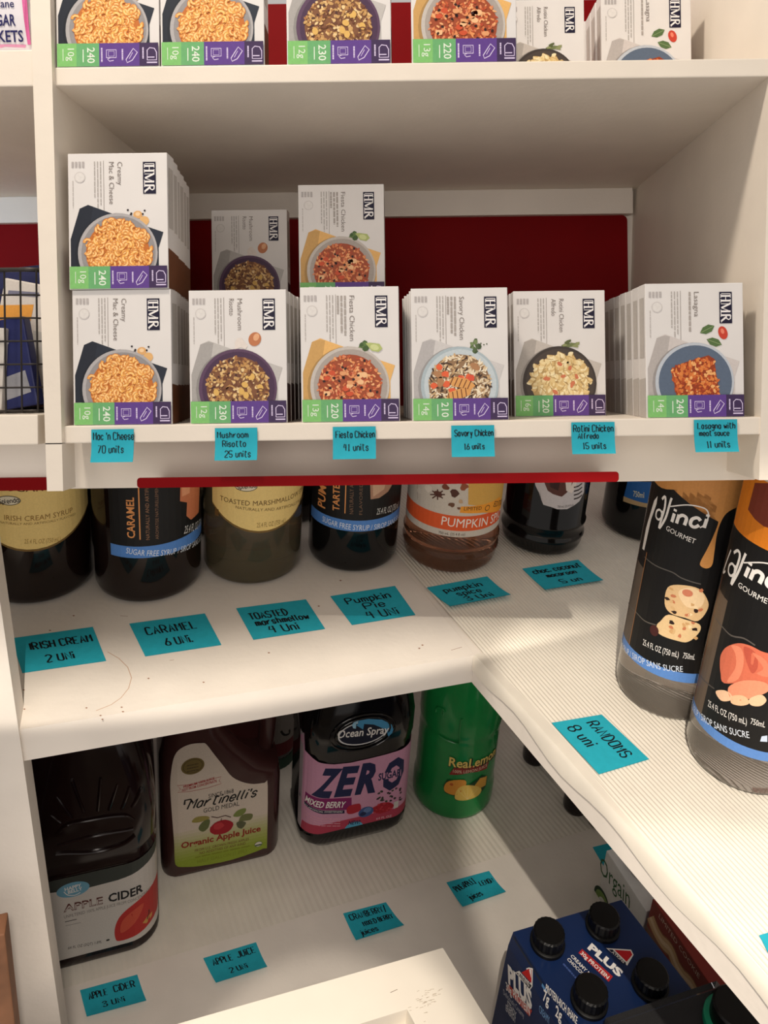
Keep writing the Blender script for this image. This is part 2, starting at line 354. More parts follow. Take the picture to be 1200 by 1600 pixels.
def food(P, kind, c, r, vmin):
    g = random.Random(len(kind) * 7)
    inr = r * (.80 if kind != 'lasagna' else .9)
    def pos(k=inr):
        while 1:
            x, y = g.uniform(-k, k), g.uniform(-k, k)
            if x * x + y * y < k * k and c[1] + y > vmin - .003: return (c[0] + x, c[1] + y)
    lay = lambda: 20 + g.random() * 16
    if kind == 'mac':
        P.ell(c, inr, inr, (196, 112, 48), 18, vmin=vmin)
        for i in range(330):
            p = pos(); a = g.random() * 6.28; R = g.uniform(.0022, .0034); sp = g.uniform(1.6, 3.6); L = lay()
            q = [(p[0] + R * math.cos(a + sp * t / 5), p[1] + R * math.sin(a + sp * t / 5)) for t in range(6)]
            P.line(q, .0030, (178, 96, 44), L); P.line(q, .0024, g.choice(((236, 166, 84), (244, 180, 92), (228, 150, 74), (240, 172, 96))), L + .3); P.line(q[1:5], .0008, (252, 214, 150), L + .6)
    elif kind == 'mushroom':
        P.ell(c, inr, inr, (128, 84, 56), 18, vmin=vmin)
        for i in range(330):
            p = pos(); P.poly(blob(p, g.uniform(.0010, .0024), g.uniform(.0008, .0016), 7, .35, g.random() * 3), g.choice(((206, 164, 104), (226, 188, 128), (190, 142, 84), (112, 68, 48), (78, 46, 44), (168, 116, 70), (200, 156, 98), (234, 204, 150))), lay())
        for i in range(16):
            p = pos(inr * .8); a = g.random() * 6; q = [(p[0] + .004 * math.cos(a + t * .5), p[1] + .004 * math.sin(a + t * .5)) for t in range(5)]
            P.line(q, .0011, (112, 66, 44), 38)
        for i in range(7): P.ell(pos(inr * .8), .0032, .0026, (222, 178, 98), 37 + i * .3, rot=g.random() * 3)
    elif kind == 'fiesta':
        P.ell(c, inr, inr, (160, 76, 46), 18, vmin=vmin)
        for i in range(330):
            p = pos(); P.poly(blob(p, g.uniform(.0012, .0022), g.uniform(.0007, .0012), 6, .3, g.random() * 3), g.choice(((214, 124, 74), (232, 150, 92), (196, 92, 54), (240, 176, 120), (180, 74, 46), (222, 138, 96))), lay())
        for i in range(22): P.ell(pos(inr * .95), .0014, .0011, (48, 26, 26), 38, rot=g.random() * 3, n=10)
        for i in range(14): P.poly(blob(pos(inr * .8), .0032, .0024, 8, .25), g.choice(((240, 190, 140), (226, 158, 108), (206, 84, 50))), 37)
    elif kind == 'savory':
        P.ell(c, inr, inr, (150, 118, 86), 18, vmin=vmin)
        for i in range(430):
            p = pos(); P.poly(blob(p, g.uniform(.0018, .0030), g.uniform(.0007, .0010), 6, .2, g.random() * 3), g.choice(((232, 214, 184), (222, 196, 156), (244, 230, 204), (70, 50, 40), (206, 170, 124))), lay())
        for i in range(10): P.poly(blob(pos(inr * .9), .0036, .0030, 7, .25), g.choice(((228, 100, 60), (218, 84, 58), (236, 130, 84))), 38 + i * .2)
        for i in range(5): P.ell(pos(inr * .8), .0050, .0030, (176, 128, 88), 38, rot=g.random() * 3); 
        for (dx, dy, rt) in ((.002, .002, -.25), (-.001, -.0085, .3)):
            o = (c[0] + dx, c[1] + dy); T = lambda x, y: (o[0] + x * math.cos(rt) - y * math.sin(rt), o[1] + x * math.sin(rt) + y * math.cos(rt))
            P.poly([T(-.0125, -.001), T(-.009, .0045), T(.004, .0052), T(.0128, .001), T(.010, -.0035), T(-.008, -.0048)], (222, 160, 92), 42)
            for k in range(5): P.line([T(-.009 + k * .0042, .0042), T(-.0105 + k * .0042, -.004)], .0009, (110, 62, 34), 43)
    elif kind == 'rotini':
        P.ell(c, inr * .96, inr * .96, (196, 164, 108), 18, vmin=vmin)
        for i in range(130):
            p = pos(); a = g.random() * 3.14; L = lay(); n = 4
            for k in range(n):
                o = (p[0] + (k - 1.5) * .0019 * math.cos(a), p[1] + (k - 1.5) * .0019 * math.sin(a))
                P.ell(o, .0014, .0027, g.choice(((238, 216, 164), (228, 200, 142), (246, 230, 186), (218, 186, 126))), L + k * .1, rot=a + .5, n=9)
            P.line([(p[0] - .0038 * math.cos(a) + .0024 * math.sin(a), p[1] - .0038 * math.sin(a) - .0024 * math.cos(a)), (p[0] + .0038 * math.cos(a) + .0024 * math.sin(a), p[1] + .0038 * math.sin(a) - .0024 * math.cos(a))], .0005, (176, 140, 84), L + .5)
        for i in range(9): P.poly(blob(pos(inr * .8), .0018, .0028, 7, .3, g.random() * 3), (206, 120, 84), 38)
    else:
        q = [(-.0215, .0125), (-.008, .0185), (.013, .0245), (.0185, .021), (.0195, .010), (.0215, -.002), (.023, -.0150), (-.0165, -.0165)]
        q = [(c[0] + x, c[1] + y) for x, y in q]
        P.poly(clip(q, 0, 1, vmin), (150, 62, 30), 18)
        def inside(p):
            ins = False
            for i in range(len(q)):
                a, b = q[i - 1], q[i]
                if (a[1] > p[1]) != (b[1] > p[1]) and p[0] < (b[0] - a[0]) * (p[1] - a[1]) / (b[1] - a[1]) + a[0]: ins = not ins
            return ins
        k = 0
        while k < 300:
            p = (c[0] + g.uniform(-.024, .024), c[1] + g.uniform(-.018, .026))
            if not inside(p) or p[1] < vmin - .002: continue
            k += 1; P.poly(blob(p, g.uniform(.0013, .0026), g.uniform(.0010, .0016), 7, .3, g.random() * 3), g.choice(((206, 104, 50), (226, 134, 66), (184, 80, 38), (240, 176, 110), (158, 60, 30), (216, 120, 58))), lay())
KINDS = {  # name lines, grams, calories, plate rim, plate well, napkin
 'mac': (('Creamy', 'Mac & Cheese'), '10g', '240', (176, 172, 172), (148, 144, 144), (40, 46, 58)),
 'mushroom': (('Mushroom', 'Risotto'), '12g', '230', (92, 66, 92), (74, 50, 76), (190, 186, 182)),
 'fiesta': (('Fiesta Chicken',), '13g', '220', (196, 188, 180), (170, 160, 152), (230, 180, 108)),
 'savory': (('Savory Chicken',), '14g', '210', (172, 186, 192), (196, 206, 210), (206, 202, 200)),
 'rotini': (('Rotini Chicken', 'Alfredo'), '16g', '220', (64, 56, 52), (76, 66, 60), (196, 188, 180)),
 'lasagna': (('Lasagna',), '14g', '240', (190, 196, 204), (92, 106, 126), (206, 198, 194))}
def front(u, v, l): return (u - BW / 2, -l, v)
def meal_box(kind, label, group):
    nm, gr, cal, rim, well, nap = KINDS[kind]
    t = thing('frozen_meal_box', label, 'meal box', (0, 0, 0), MI, group)
    bm = bmesh.new(); bx(bm, (-BW / 2, 0, 0), (BW / 2, BT, BH)); finish(bm, 'carton', card, t, bev=.0006)
    X = lambda u, v: (u * BW, (1 - v) * BH)
    vb = (1 - .832) * BH
    # side printing
    P = Print(); dk = {'mac': (104, 60, 34), 'mushroom': (60, 40, 44), 'fiesta': (150, 110, 70), 'lasagna': (190, 184, 178)}.get(kind, (140, 130, 122))
    for sgn in (-1, 1):
        Q = Print(); Q.poly([(0.001, .0005), (BT - .001, .0005), (BT - .001, BH * .285), (0.001, BH * .30)], dk, 1); Q.rect((.004, BH * .45), (BT - .004, BH * .9), (190, 184, 178), 1)
        Q.build('side_print', lambda u, v, l, s=sgn: (s * (BW / 2 + l), u, v), t)
    # picture of the dish
    P = Print(); c = X(.495, .735); r = .402 * BW
    P.poly([X(.02, .83), X(.02, .63), X(.115, .405), X(.20, .378), X(.48, .455), X(.80, .545), X(.955, .585), X(.905, .70), X(.905, .83)], nap, 2)
    P.poly([X(.115, .405), X(.20, .385), X(.25, .395), X(.15, .83), X(.02, .83), X(.02, .63)], tuple(int(k * .88) for k in nap), 3)
    P.ell((c[0] - .0012, c[1] - .001), r * 1.04, r * 1.03, tuple(int(k * .75) for k in nap), 4, vmin=vb)
    P.ell(c, r, r, rim, 10, n=48, vmin=vb); P.ell((c[0] + .0006, c[1]), r * .93, r * .93, well, 12, n=48, vmin=vb)
    garnish(P, kind, X); food(P, kind, c, r, vb)
    P.build('dish_picture', front, t, eps=2.5e-5)
    # brand badge
    P = Print(); a, b = X(.757, .067), X(.886, .302); P.rect((a[0], b[1]), (b[0], a[1]), navy, 2); wh = (238, 234, 232)
    q = lambda x, y: (a[0] + (.12 + .74 * (1 - y)) * 0 + (b[0] - a[0]) * (.12 + .76 * y), a[1] - (a[1] - b[1]) * x)   # x runs down the badge, y across
    T = .0017; th = .0006
    P.line([q(.06, .05), q(.06, 1)], th, wh, 4); P.line([q(.13, 0), q(.13, 1)], T, wh, 3); P.line([q(.28, 0), q(.28, 1)], T, wh, 3); P.line([q(.13, .5), q(.28, .5)], th, wh, 4)
    P.line([q(.07, .0), q(.19, .0)], th, wh, 4); P.line([q(.07, 1), q(.19, 1)], th, wh, 4); P.line([q(.23, .0), q(.34, .0)], th, wh, 4); P.line([q(.23, 1), q(.38, 1)], th, wh, 4)
    P.line([q(.38, 0), q(.38, 1)], th, wh, 3); P.line([q(.37, 1), q(.51, .05)], T, wh, 3); P.line([q(.51, .05), q(.62, 1)], th, wh, 4); P.line([q(.62, 0), q(.62, 1)], T, wh, 3); P.line([q(.56, 0), q(.69, 0)], th, wh, 4)
    P.line([q(.74, 0), q(.74, 1)], T, wh, 3); P.line([q(.69, 0), q(.79, 0)], th, wh, 4)
    P.line([q(.74, 1), q(.85, .97), q(.88, .80), q(.85, .60), q(.74, .52)], T * .6, wh, 4); P.line([q(.80, .54), q(.93, .0)], T, wh, 4); P.line([q(.90, 0), q(.97, .04)], th, wh, 4)
    P.build('brand_badge', front, t)
    # dish name and small print, set sideways
    P = Print(); gy = (128, 118, 112)
    ext = {'mac': (.235, .375), 'mushroom': (.30, .19), 'fiesta': (.40,), 'savory': (.39,), 'rotini': (.33, .20), 'lasagna': (.25,)}[kind]
    for i, s in enumerate(nm):
        u = .50 - .085 * i; P.text(s, X(u, .065), X(u, ext[i]), .0046, gy, 2)
    k = .50 - .085 * len(nm) + .03
    if kind in ('fiesta', 'savory', 'lasagna'):
        for i in range(3 if kind != 'lasagna' else 1): P.bars(X(.455 - i * .036, .065), X(.455 - i * .036, (.36, .34, .2)[i]), .0019, (168, 160, 154), 2)
    P.line([X(.36, .055), X(.36, .42)], .0004, (150, 142, 136), 2)
    for u, e in ((.33, .38), (.30, .40), (.27, .33)): P.bars(X(u, .06), X(u, e), .0010, (176, 170, 165), 2)
    for u in (.05, .085, .12, .155): P.bars(X(u, .06), X(u, .105), .0022, (184, 178, 176), 2)
    P.bars(X(.05, .2), X(.05, .40), .0008, (190, 184, 180), 2); P.ell(X(.12, .175), .0050, .0050, (206, 201, 198), 2); P.ell(X(.12, .175), .0042, .0042, (222, 218, 214), 3)
    P.build('printed_text', front, t)
    # coloured band of facts
    P = Print(); m = (1, 0)
    for u0, u1, col in ((.012, .20, (128, 192, 112)), (.20, .42, (106, 172, 112)), (.42, .81, (94, 62, 140)), (.81, .992, (62, 44, 82))): P.rect((u0 * BW, .0006), (u1 * BW, vb), col, 1)
    pl = (226, 236, 220); lv = (214, 200, 232)
    P.text(gr, X(.115, .868), X(.115, .955), .0058, pl, 2); P.text(cal, X(.305, .862), X(.305, .972), .0066, pl, 2, .01)
    P.line([X(.07, .87), X(.07, .955)], .0005, pl, 2); P.line([X(.265, .875), X(.265, .965)], .0008, pl, 2, )
    P.bars(X(.445, .865), X(.445, .965), .0013, lv, 2); P.bars(X(.645, .875), X(.645, .955), .0013, lv, 2); P.bars(X(.845, .865), X(.845, .945), .0013, lv, 2)
    P.line([X(.585, .88), X(.585, .935), X(.49, .935), X(.49, .88)], .0007, lv, 2, True); P.line([X(.565, .89), X(.565, .925), X(.51, .925), X(.51, .89)], .0004, lv, 2, True)
    P.line([X(.56, .955), X(.52, .96), X(.50, .945), X(.53, .935)], .0007, lv, 3)
    P.line([X(.75, .872), X(.79, .90), X(.74, .955), X(.69, .972), X(.68, .95), X(.72, .905)], .0008, lv, 2, True); P.line([X(.745, .90), X(.71, .945)], .0005, lv, 2)
    P.line([X(.885, .955), X(.885, .885), X(.91, .868), X(.955, .873), X(.975, .90), X(.975, .955)], .0008, lv, 2, True); P.line([X(.885, .935), X(.955, .935)], .0009, lv, 2); P.line([X(.88, .972), X(.98, .972)], .0012, lv, 2)
    P.build('facts_band', lambda u, v, l: front(u, v, l + .0011), t)
    return t
ROOTS = {}
BOXNAME = {'mac': 'creamy macaroni', 'mushroom': 'mushroom risotto', 'fiesta': 'fiesta chicken', 'savory': 'savory chicken', 'rotini': 'rotini alfredo', 'lasagna': 'lasagna'}
def place_box(kind, loc, label, group, scale=1.0, rz=0, rx=0, sides=False):
    if kind not in ROOTS: ROOTS[kind] = r = meal_box(kind, label, group); first = True
    else:
        src = ROOTS[kind]; r = src.copy(); C.objects.link(r); r['label'] = label; r['group'] = group; first = False
        for ch in list(src.children):
            if sides and not (ch.name.startswith('carton') or ch.name.startswith('side_print')): continue
            c = ch.copy(); C.objects.link(c); c.parent = r
    r.matrix_world = Matrix.Translation(loc) @ Matrix.Rotation(rz, 4, 'Z') @ Matrix.Rotation(rx, 4, 'X') @ Matrix.Scale(scale, 4)
    return r
def px_x(px, py, d): return WP(px, py, d).x
def row(kind, xl, xr, d, z, label, group, scale=None, rz=0, py=560):
    x = px_x((xl + xr) / 2, py, d); s = scale or (xr - xl) / F * d / BW
    return place_box(kind, (x, d, z), label, group, s, rz), x, s
GR = 'frozen meal boxes on the main shelf'
ORD = ('second', 'third', 'fourth', 'fifth', 'sixth', 'seventh', 'eighth')
def behind(kind, x, d, z, n, what, sc=1.0, dx=0, gap=.0006):
    for i in range(n):
        place_box(kind, (x + dx * (i + 1) + random.uniform(-.0006, .0006), d + (BT + gap) * sc * (i + 1), z), 'white %s box, %s from the front in the %s' % (BOXNAME[kind], ORD[i], what), 'boxes queued behind the front boxes', sc * (1 - .004 * (i % 2)), sides=True)
zs = Z1T
_, x, s = row('mac', 114, 268, .704, zs, 'white creamy macaroni box standing under another at the left end of the shelf', GR); behind('mac', x, .704, zs, 5, 'lower macaroni row', s, -.0035)
_, x2, s2 = row('mac', 107, 262, .703, zs + BH * s + .0005, 'white creamy macaroni box standing on top of another at the left end', GR, py=340); behind('mac', x2, .703, zs + BH * s + .0005, 5, 'upper macaroni row', s2, -.0030)
_, x, s = row('mushroom', 296, 448, .704, zs, 'white mushroom risotto box in front of the dim one behind it', GR); 
behind('mushroom', x, .704, zs, 3, 'mushroom risotto row', s, .0009)
for dd, lb_ in ((.952, 'white mushroom risotto box carrying the dim raised one at the back'), (.975, 'white mushroom risotto box farthest back under the dim raised one')): place_box('mushroom', (px_x(390, 400, .95), dd, zs), lb_, 'boxes queued behind the front boxes', .98, sides=True)
row('mushroom', 331, 449, .95, zs + BH * .98 + .0004, 'white mushroom risotto box in shade at the back, raised above the front row', GR, py=400)
_, x, s = row('fiesta', 470, 624, .704, zs, 'white fiesta chicken box at the front with tan napkin picture', GR); behind('fiesta', x, .704, zs, 7, 'fiesta chicken row', s, -.0004)
row('fiesta', 467, 601, .845, zs + BH * s + .0004, 'white fiesta chicken box on top of the row behind the front one', GR, py=400)
_, x, s = row('savory', 643, 794, .704, zs, 'white savory chicken box with a pale blue plate picture', GR); behind('savory', x, .704, zs, 4, 'savory chicken row', s, -.0022)
_, x, s = row('rotini', 803, 946, .758, zs, 'white rotini alfredo box with a black plate, standing farther back', GR); behind('rotini', x, .758, zs, 3, 'rotini alfredo row', s, -.001)
_, x, s = row('lasagna', 1009, 1162, .704, zs, 'white lasagna box with a blue plate at the right end', GR); behind('lasagna', x, .704, zs, 6, 'lasagna row', s, .0006, .003)
GU = 'frozen meal boxes on the upper shelf'; zu = Z2T
row('mac', 88, 249, .702, zu, 'white macaroni box cropped by the picture top, beside the divider', GU, py=60)
row('mac', 251, 413, .702, zu, 'white macaroni box cropped by the picture top, second from the divider', GU, py=60)
row('mushroom', 448, 611, .703, zu, 'white mushroom risotto box on the upper shelf', GU, py=60)
row('fiesta', 643, 807, .703, zu, 'white fiesta chicken box on the upper shelf', GU, py=60)
row('rotini', 787, 913, .83, zu, 'white box half hidden behind the fiesta chicken box on the upper shelf', GU, py=60)
row('lasagna', 940, 1080, .845, zu, 'white meal box at the right end of the upper shelf', GU, py=60)
behind('lasagna', px_x(1010, 60, .845), .845, zu, 4, 'upper shelf right end row', 1.08, -.001)

# ---------------------------------------------------------------- teal notes hanging on the shelf edge
def hang_note(xa, xb, ya, yb, lines, label, tilt=0):
    d = D1 - .0012
    A, B = WP(xa, ya, d), WP(xb, ya, d); w = (B - A).length; h = (yb - ya) / F * d
    t = thing('sticky_note', label, 'sticky note', A, MI, 'teal notes on the shelf edge')
    ztop = A.z
    def mp(s, v, l):                                    # s across 0..1, v 0 top .. -1 bottom
        k = max(0, -v - .42); return (s * w, -l - .010 * k * k - .0006, v * h + tilt * s * w)
    bm = bmesh.new(); N = 12
    g = [[bm.verts.new(mp(i / 4, -j / N, 0)) for i in range(5)] for j in range(N + 1)]; b2 = [[bm.verts.new(Vector(mp(i / 4, -j / N, 0)) + Vector((0, .0005, 0))) for i in range(5)] for j in range(N + 1)]
    for j in range(N):
        for i in range(4): bm.faces.new((g[j][i], g[j][i + 1], g[j + 1][i + 1], g[j + 1][i])); bm.faces.new((b2[j][i], b2[j + 1][i], b2[j + 1][i + 1], b2[j][i + 1]))
    finish(bm, 'paper', teal, t, smooth=True)
    P = Print()
    for txt, s0, s1, v, hh in lines:
        P.hand(txt, (s0, -v), (s1, -v), hh, pen, 2, w=.022, sm=3)
    # ink width is isotropic in note units only when the note is about square
    P.build('handwriting', mp, t)
hang_note(143, 209, 671, 722, [('Mac \'n Cheese', .05, 1.0, .32, .22), ('70 units', .16, .76, .72, .22)], 'teal note reading Mac n Cheese 70 units on shelf edge')
hang_note(336, 402, 669, 719, [('Mushroom', .06, .78, .30, .18), ('Risotto', .18, .72, .58, .18), ('25 units', .24, .84, .90, .19)], 'teal note reading Mushroom Risotto 25 units on shelf edge')
hang_note(520, 587, 667, 717, [('Fiesta Chicken', .07, .97, .34, .2), ('41 units', .25, .82, .74, .2)], 'teal note reading Fiesta Chicken 41 units on shelf edge')
hang_note(705, 772, 665, 713.5, [('Savory Chicken', .08, .97, .34, .2), ('16 units', .30, .76, .76, .18)], 'teal note reading Savory Chicken 16 units on shelf edge')
hang_note(892.5, 960, 660, 709, [('Rotini Chicken', .05, .96, .30, .21), ('Alfredo', .15, .62, .52, .17), ('15 units', .26, .78, .84, .19)], 'teal note reading Rotini Chicken Alfredo 15 units on shelf edge')
hang_note(1084, 1151.5, 656, 706, [('Lasagna with', .08, .94, .28, .18), ('meat sauce', .12, .80, .50, .16), ('11 units', .28, .80, .86, .19)], 'teal note reading Lasagna with meat sauce 11 units on shelf edge')

# ---------------------------------------------------------------- left neighbour: sugar bag, wire basket with packets
b = WP(12, 82, .715); t = thing('sugar_bag', 'white and pink bag of sugar packets at the top left', 'bag', (b.x, .715, ZL2T))
def pillow(bm, w, h, d, n=10):
    rings(bm, [[(x * (1 - .10 * abs(2 * k / n - 1) ** 4), y, 0) for x, y in ()] for k in range(0)], False, False) if False else None
    L = []
    for k in range(n + 1):
        z = h * k / n; th = d * (max(0.02, math.sin(math.pi * k / n)) ** .5); hw = w / 2 * (1 + .03 * math.cos(k * 2.2))
        L.append([(x, y, z) for x, y in rrect(hw, th / 2, min(th / 2, hw) * .98, 5)])
    rings(bm, L)
bm = bmesh.new(); pillow(bm, .052, .12, .020); finish(bm, 'bag_body', mat('white_film', (226, 222, 228), .3, .03), t, smooth=True)
def bagmap(u, v, l):
    th = .020 * max(.02, math.sin(math.pi * min(max(v, .0), .12) / .12)) ** .5
    return (u, -th / 2 - l - .0002, v)
P = Print(); nv = (38, 36, 92)
P.text('SUGAR', (-.0165, .0265), (.0122, .0265), .0098, nv, 3, .02); P.text('PACKETS', (-.026, .0125), (.0182, .0125), .0098, nv, 3, .02); P.text('Pure Cane', (-.026, .0425), (.0115, .0425), .0072, nv, 3, .01)
P.poly([(.018, .0605), (.023, .0605), (.0245, .010), (.0215, .010)], (214, 104, 160), 2); P.poly([(-.02, .010), (-.004, .0075), (.0, .0085), (.019, .0075), (.02, .010), (.003, .0105)], (220, 150, 184), 2)
P.build('bag_print', bagmap, t, step=.004)
Lb = WP(-60, 640, .735); x0, x1 = XPL - .115, XPL - .003; y0, y1 = .712, .93
zb0, zb1 = ZL1T + .0012, ZL1T + .134
t = thing('wire_basket', 'dark wire basket holding food packets left of the divider', 'basket', ((x0 + x1) / 2, (y0 + y1) / 2, ZL1T))
bb = ((x0 + x1) / 2, (y0 + y1) / 2, ZL1T)
def ringpts(z, k=0): return [((x0 + x1) / 2 + x, (y0 + y1) / 2 + y, z) for x, y in rrect((x1 - x0) / 2 - k, (y1 - y0) / 2 - k, .014, 5)]
bm = bmesh.new(); tube(bm, ringpts(zb1), .0022, 8, True); finish(bm, 'rim', wire, t, bb, smooth=True)
bm = bmesh.new()
for k in range(6): tube(bm, ringpts(zb0 + .002 + k * .0215, .001), .0009, 6, True)
finish(bm, 'wire_hoops', wire, t, bb, smooth=True)
bm = bmesh.new(); pts = ringpts(0, .0005); nW = 0
for k in range(8):
    xx = x0 + .004 + (x1 - x0 - .008) * k / 7
    for yy in (y0 + .0005, y1 - .0005): tube(bm, [(xx, yy, zb0), (xx, yy, zb1)], .0009, 6)
    tube(bm, [(xx, y0, zb0 + .0006), (xx, y1, zb0 + .0006)], .0009, 6)
for k in range(1, 9):
    yy = y0 + (y1 - y0) * k / 9
    for xx in (x0 + .0005, x1 - .0005): tube(bm, [(xx, yy, zb0), (xx, yy, zb1)], .0009, 6)
finish(bm, 'upright_wires', wire, t, bb, smooth=True)
def packet(name, label, cat, size, loc, rot, col, prints):
    t = thing(name, label, cat, loc, MI, 'packets in the wire basket'); t.rotation_euler = rot
    w, d, h = size; bm = bmesh.new(); bx(bm, (-w / 2, 0, 0), (w / 2, d, h)); finish(bm, 'packet', ink(col, .4), t, bev=.0015)
    P = Print()
    for pts, c in prints: P.poly([(u * w, v * h) for u, v in pts], c, 1 + .5 * len(P.items))
    P.build('packet_print', lambda u, v, l: (u - w / 2, -l, v), t)
packet('snack_box', 'navy blue snack box at the back of the wire basket', 'box', (.075, .05, .145), (XPL - .045, .80, ZL1T + .006), (0, -.12, .1), (34, 36, 82), [([(0, .86), (1, .86), (1, .97), (0, .97)], (50, 54, 104))])
packet('snack_carton', 'white carton with an orange stripe leaning in the wire basket', 'carton', (.060, .03, .115), (XPL - .052, .755, ZL1T + .014), (0, .20, 0), (216, 208, 200), [([(.0, .62), (.55, .68), (.55, .82), (.0, .76)], (230, 160, 70)), ([(.1, .86), (.6, .89), (.6, .93), (.1, .9)], (120, 120, 140)), ([(.62, .3), (.95, .3), (.95, .6), (.62, .6)], (190, 186, 180))])
packet('snack_packet', 'dark blue packet at the front of the wire basket', 'packet', (.044, .014, .085), (XPL - .036, .728, ZL1T + .005), (0, -.16, 0), (34, 40, 92), [([(.3, .1), (.9, .15), (.85, .4), (.3, .35)], (150, 150, 156)), ([(.1, .72), (.6, .72), (.6, .9), (.1, .9)], (206, 206, 206))])
packet('snack_pouch', 'white pouch with a green and orange fruit picture in the basket', 'pouch', (.040, .010, .078), (XPL - .066, .722, ZL1T + .004), (0, .06, 0), (206, 200, 192), [([(.2, .06), (.75, .04), (.85, .3), (.6, .5), (.25, .45)], (168, 84, 40)), ([(.2, .58), (.8, .56), (.75, .78), (.25, .8)], (84, 110, 50)), ([(.25, .14), (.6, .12), (.62, .3), (.3, .34)], (196, 110, 60))])
#PART3
# ================================================================ LOWER PANTRY (frame: M, leaning towards the viewer)
class Cyl:
    def __init__(s, c, z, r): s.c = Vector((c[0], c[1])); s.z = z; s.r = r; s.f = s.c.normalized(); s.rt = Vector((s.f.y, -s.f.x))
    def inv(s, px, py):
        d = ray(px, py); d2 = Vector((d.x, d.y)); a = d2.dot(d2); b = -2 * d2.dot(s.c); c = s.c.dot(s.c) - s.r ** 2; q = b * b - 4 * a * c
        t = (-b - math.sqrt(max(q, 0))) / (2 * a); p = d2 * t - s.c
        return (s.r * math.atan2(p.dot(s.rt), -p.dot(s.f)), d.z * t - s.z)
    def map(s, u, v, l):
        a = u / s.r; q = s.c + (s.r + l) * (-s.f * math.cos(a) + s.rt * math.sin(a)); return (q.x, q.y, s.z + v)
class Plane:
    def __init__(s, o, u, v): s.o, s.u, s.v = Vector(o), Vector(u).normalized(), Vector(v).normalized(); s.n = s.u.cross(s.v)
    def inv(s, px, py):
        d = ray(px, py); t = s.o.dot(s.n) / d.dot(s.n); p = d * t - s.o; return (p.dot(s.u), p.dot(s.v))
    def map(s, u, v, l): return s.o + s.u * u + s.v * v + s.n * l
class Jug:
    """front face of a jug with rounded corners"""
    def __init__(s, cx, yf, z, hx, r): s.cx, s.yf, s.z, s.hx, s.r = cx, yf, z, hx, r; s.fl = hx - r
    def inv(s, px, py):
        d = ray(px, py); t = s.yf / d.y; x = d.x * t - s.cx; z = d.z * t - s.z
        if abs(x) > s.fl: x = math.copysign(s.fl + s.r * math.asin(min(1, (abs(x) - s.fl) / s.r)), x)
        return (x, z)
    def map(s, u, v, l):
        a = (abs(u) - s.fl) / s.r
        if a <= 0: return (s.cx + u, s.yf - l, s.z + v)
        return (s.cx + math.copysign(s.fl + (s.r + l) * math.sin(a), u), s.yf + s.r - (s.r + l) * math.cos(a), s.z + v)
def Zm(ox, oy, k): return lambda *pts: [(ox + x * k, oy + y * k) for x, y in pts]
def I(sf, pts): return [sf.inv(*p) for p in pts]
def hgt(sf, p0, p1, h):
    dx, dy = p1[0] - p0[0], p1[1] - p0[1]; L = math.hypot(dx, dy); q = (p0[0] + dx * .5, p0[1] + dy * .5); a = sf.inv(*q); b = sf.inv(q[0] + dy / L * h, q[1] - dx / L * h)
    return math.hypot(b[0] - a[0], b[1] - a[1])
def T(P, sf, txt, p0, p1, h, m, l=5, **k): P.text(txt, sf.inv(*p0), sf.inv(*p1), hgt(sf, p0, p1, h), m, l, **k)
def H(P, sf, txt, p0, p1, h, m, l=5, **k): P.hand(txt, sf.inv(*p0), sf.inv(*p1), hgt(sf, p0, p1, h), m, l, **k)
def V3(x, y, z): return Vector((x * S, y * S, z))

# ---------------------------------------------------------------- shelves, post, walls
TH = .066 * S
bm = bmesh.new(); prism(bm, [(-.46 * S, 1.187 * S), (.639 * S, 1.181 * S), (.545 * S, 2.05 * S), (-.46 * S, 2.05 * S)], ZA - TH, ZA)
sa = tag(finish(bm, 'shelf_board', paint2, None, (0, 1.5 * S, ZA), M, bev=.002), 'white lower shelf board carrying the plain row of syrup bottles', 'shelf', 'shelf boards of the lower pantry')
e0, e1 = on(742, 1024, ZA), on(1197, 1535, ZA); de = (e1 - e0).normalized()
fB = [e0 + de * k for k in (0, .9 * S)]
bm = bmesh.new(); prism(bm, [(.6405 * S, 1.181 * S), tuple(fB[0])[:2], tuple(fB[1])[:2], (1.9 * S, .2 * S), (1.9 * S, 2.05 * S), (.5465 * S, 2.05 * S)], ZA - TH, ZA - .0012)
tag(finish(bm, 'shelf_board', paint2, None, (1.2 * S, 1.1 * S, ZA), M, bev=.002), 'white shelf board coming towards the viewer on the right under a ribbed liner', 'shelf', 'shelf boards of the lower pantry')
bm = bmesh.new(); prism(bm, [(-.46 * S, .7 * S), (2.1 * S, .7 * S), (2.1 * S, 2.76 * S), (-.46 * S, 2.76 * S)], ZC - TH, ZC)
tag(finish(bm, 'shelf_board', paint2, None, (.8 * S, 1.7 * S, ZC), M, bev=.002), 'white bottom shelf board carrying the juice jugs', 'shelf', 'shelf boards of the lower pantry')
bm = bmesh.new(); pq = lambda x, D: (x + .035 * (D - 1)) * S
rings(bm, [[(pq(x, D), y * S, -D * S) for x, y in ((-.279, 1.178), (-.199, 1.178), (-.199, 1.245), (-.279, 1.245))] for D in (2.36 + .3 / S, .62)])
tag(finish(bm, 'shelf_post', paint2, None, (-.24 * S, 1.2 * S, ZC - .3), M, bev=.0015), 'white upright post at the left of the juice jugs', 'post')
def wall(name, a, b, m): return struct(board(name, a, b, m, kind='structure', frame=M))
wall('wall_rear', (-.5 * S, 2.765 * S, ZC - TH), (2.2 * S, 2.80 * S, ZA - TH - .002), redwall)
wall('wall_rear_upper', (-.5 * S, 2.053 * S, ZA - TH), (2.0 * S, 2.09 * S, -.25 * S), redwall)
wall('wall_right_lower', (2.11 * S, .3 * S, ZC - TH), (2.16 * S, 2.76 * S, ZA - TH - .002), paint2)
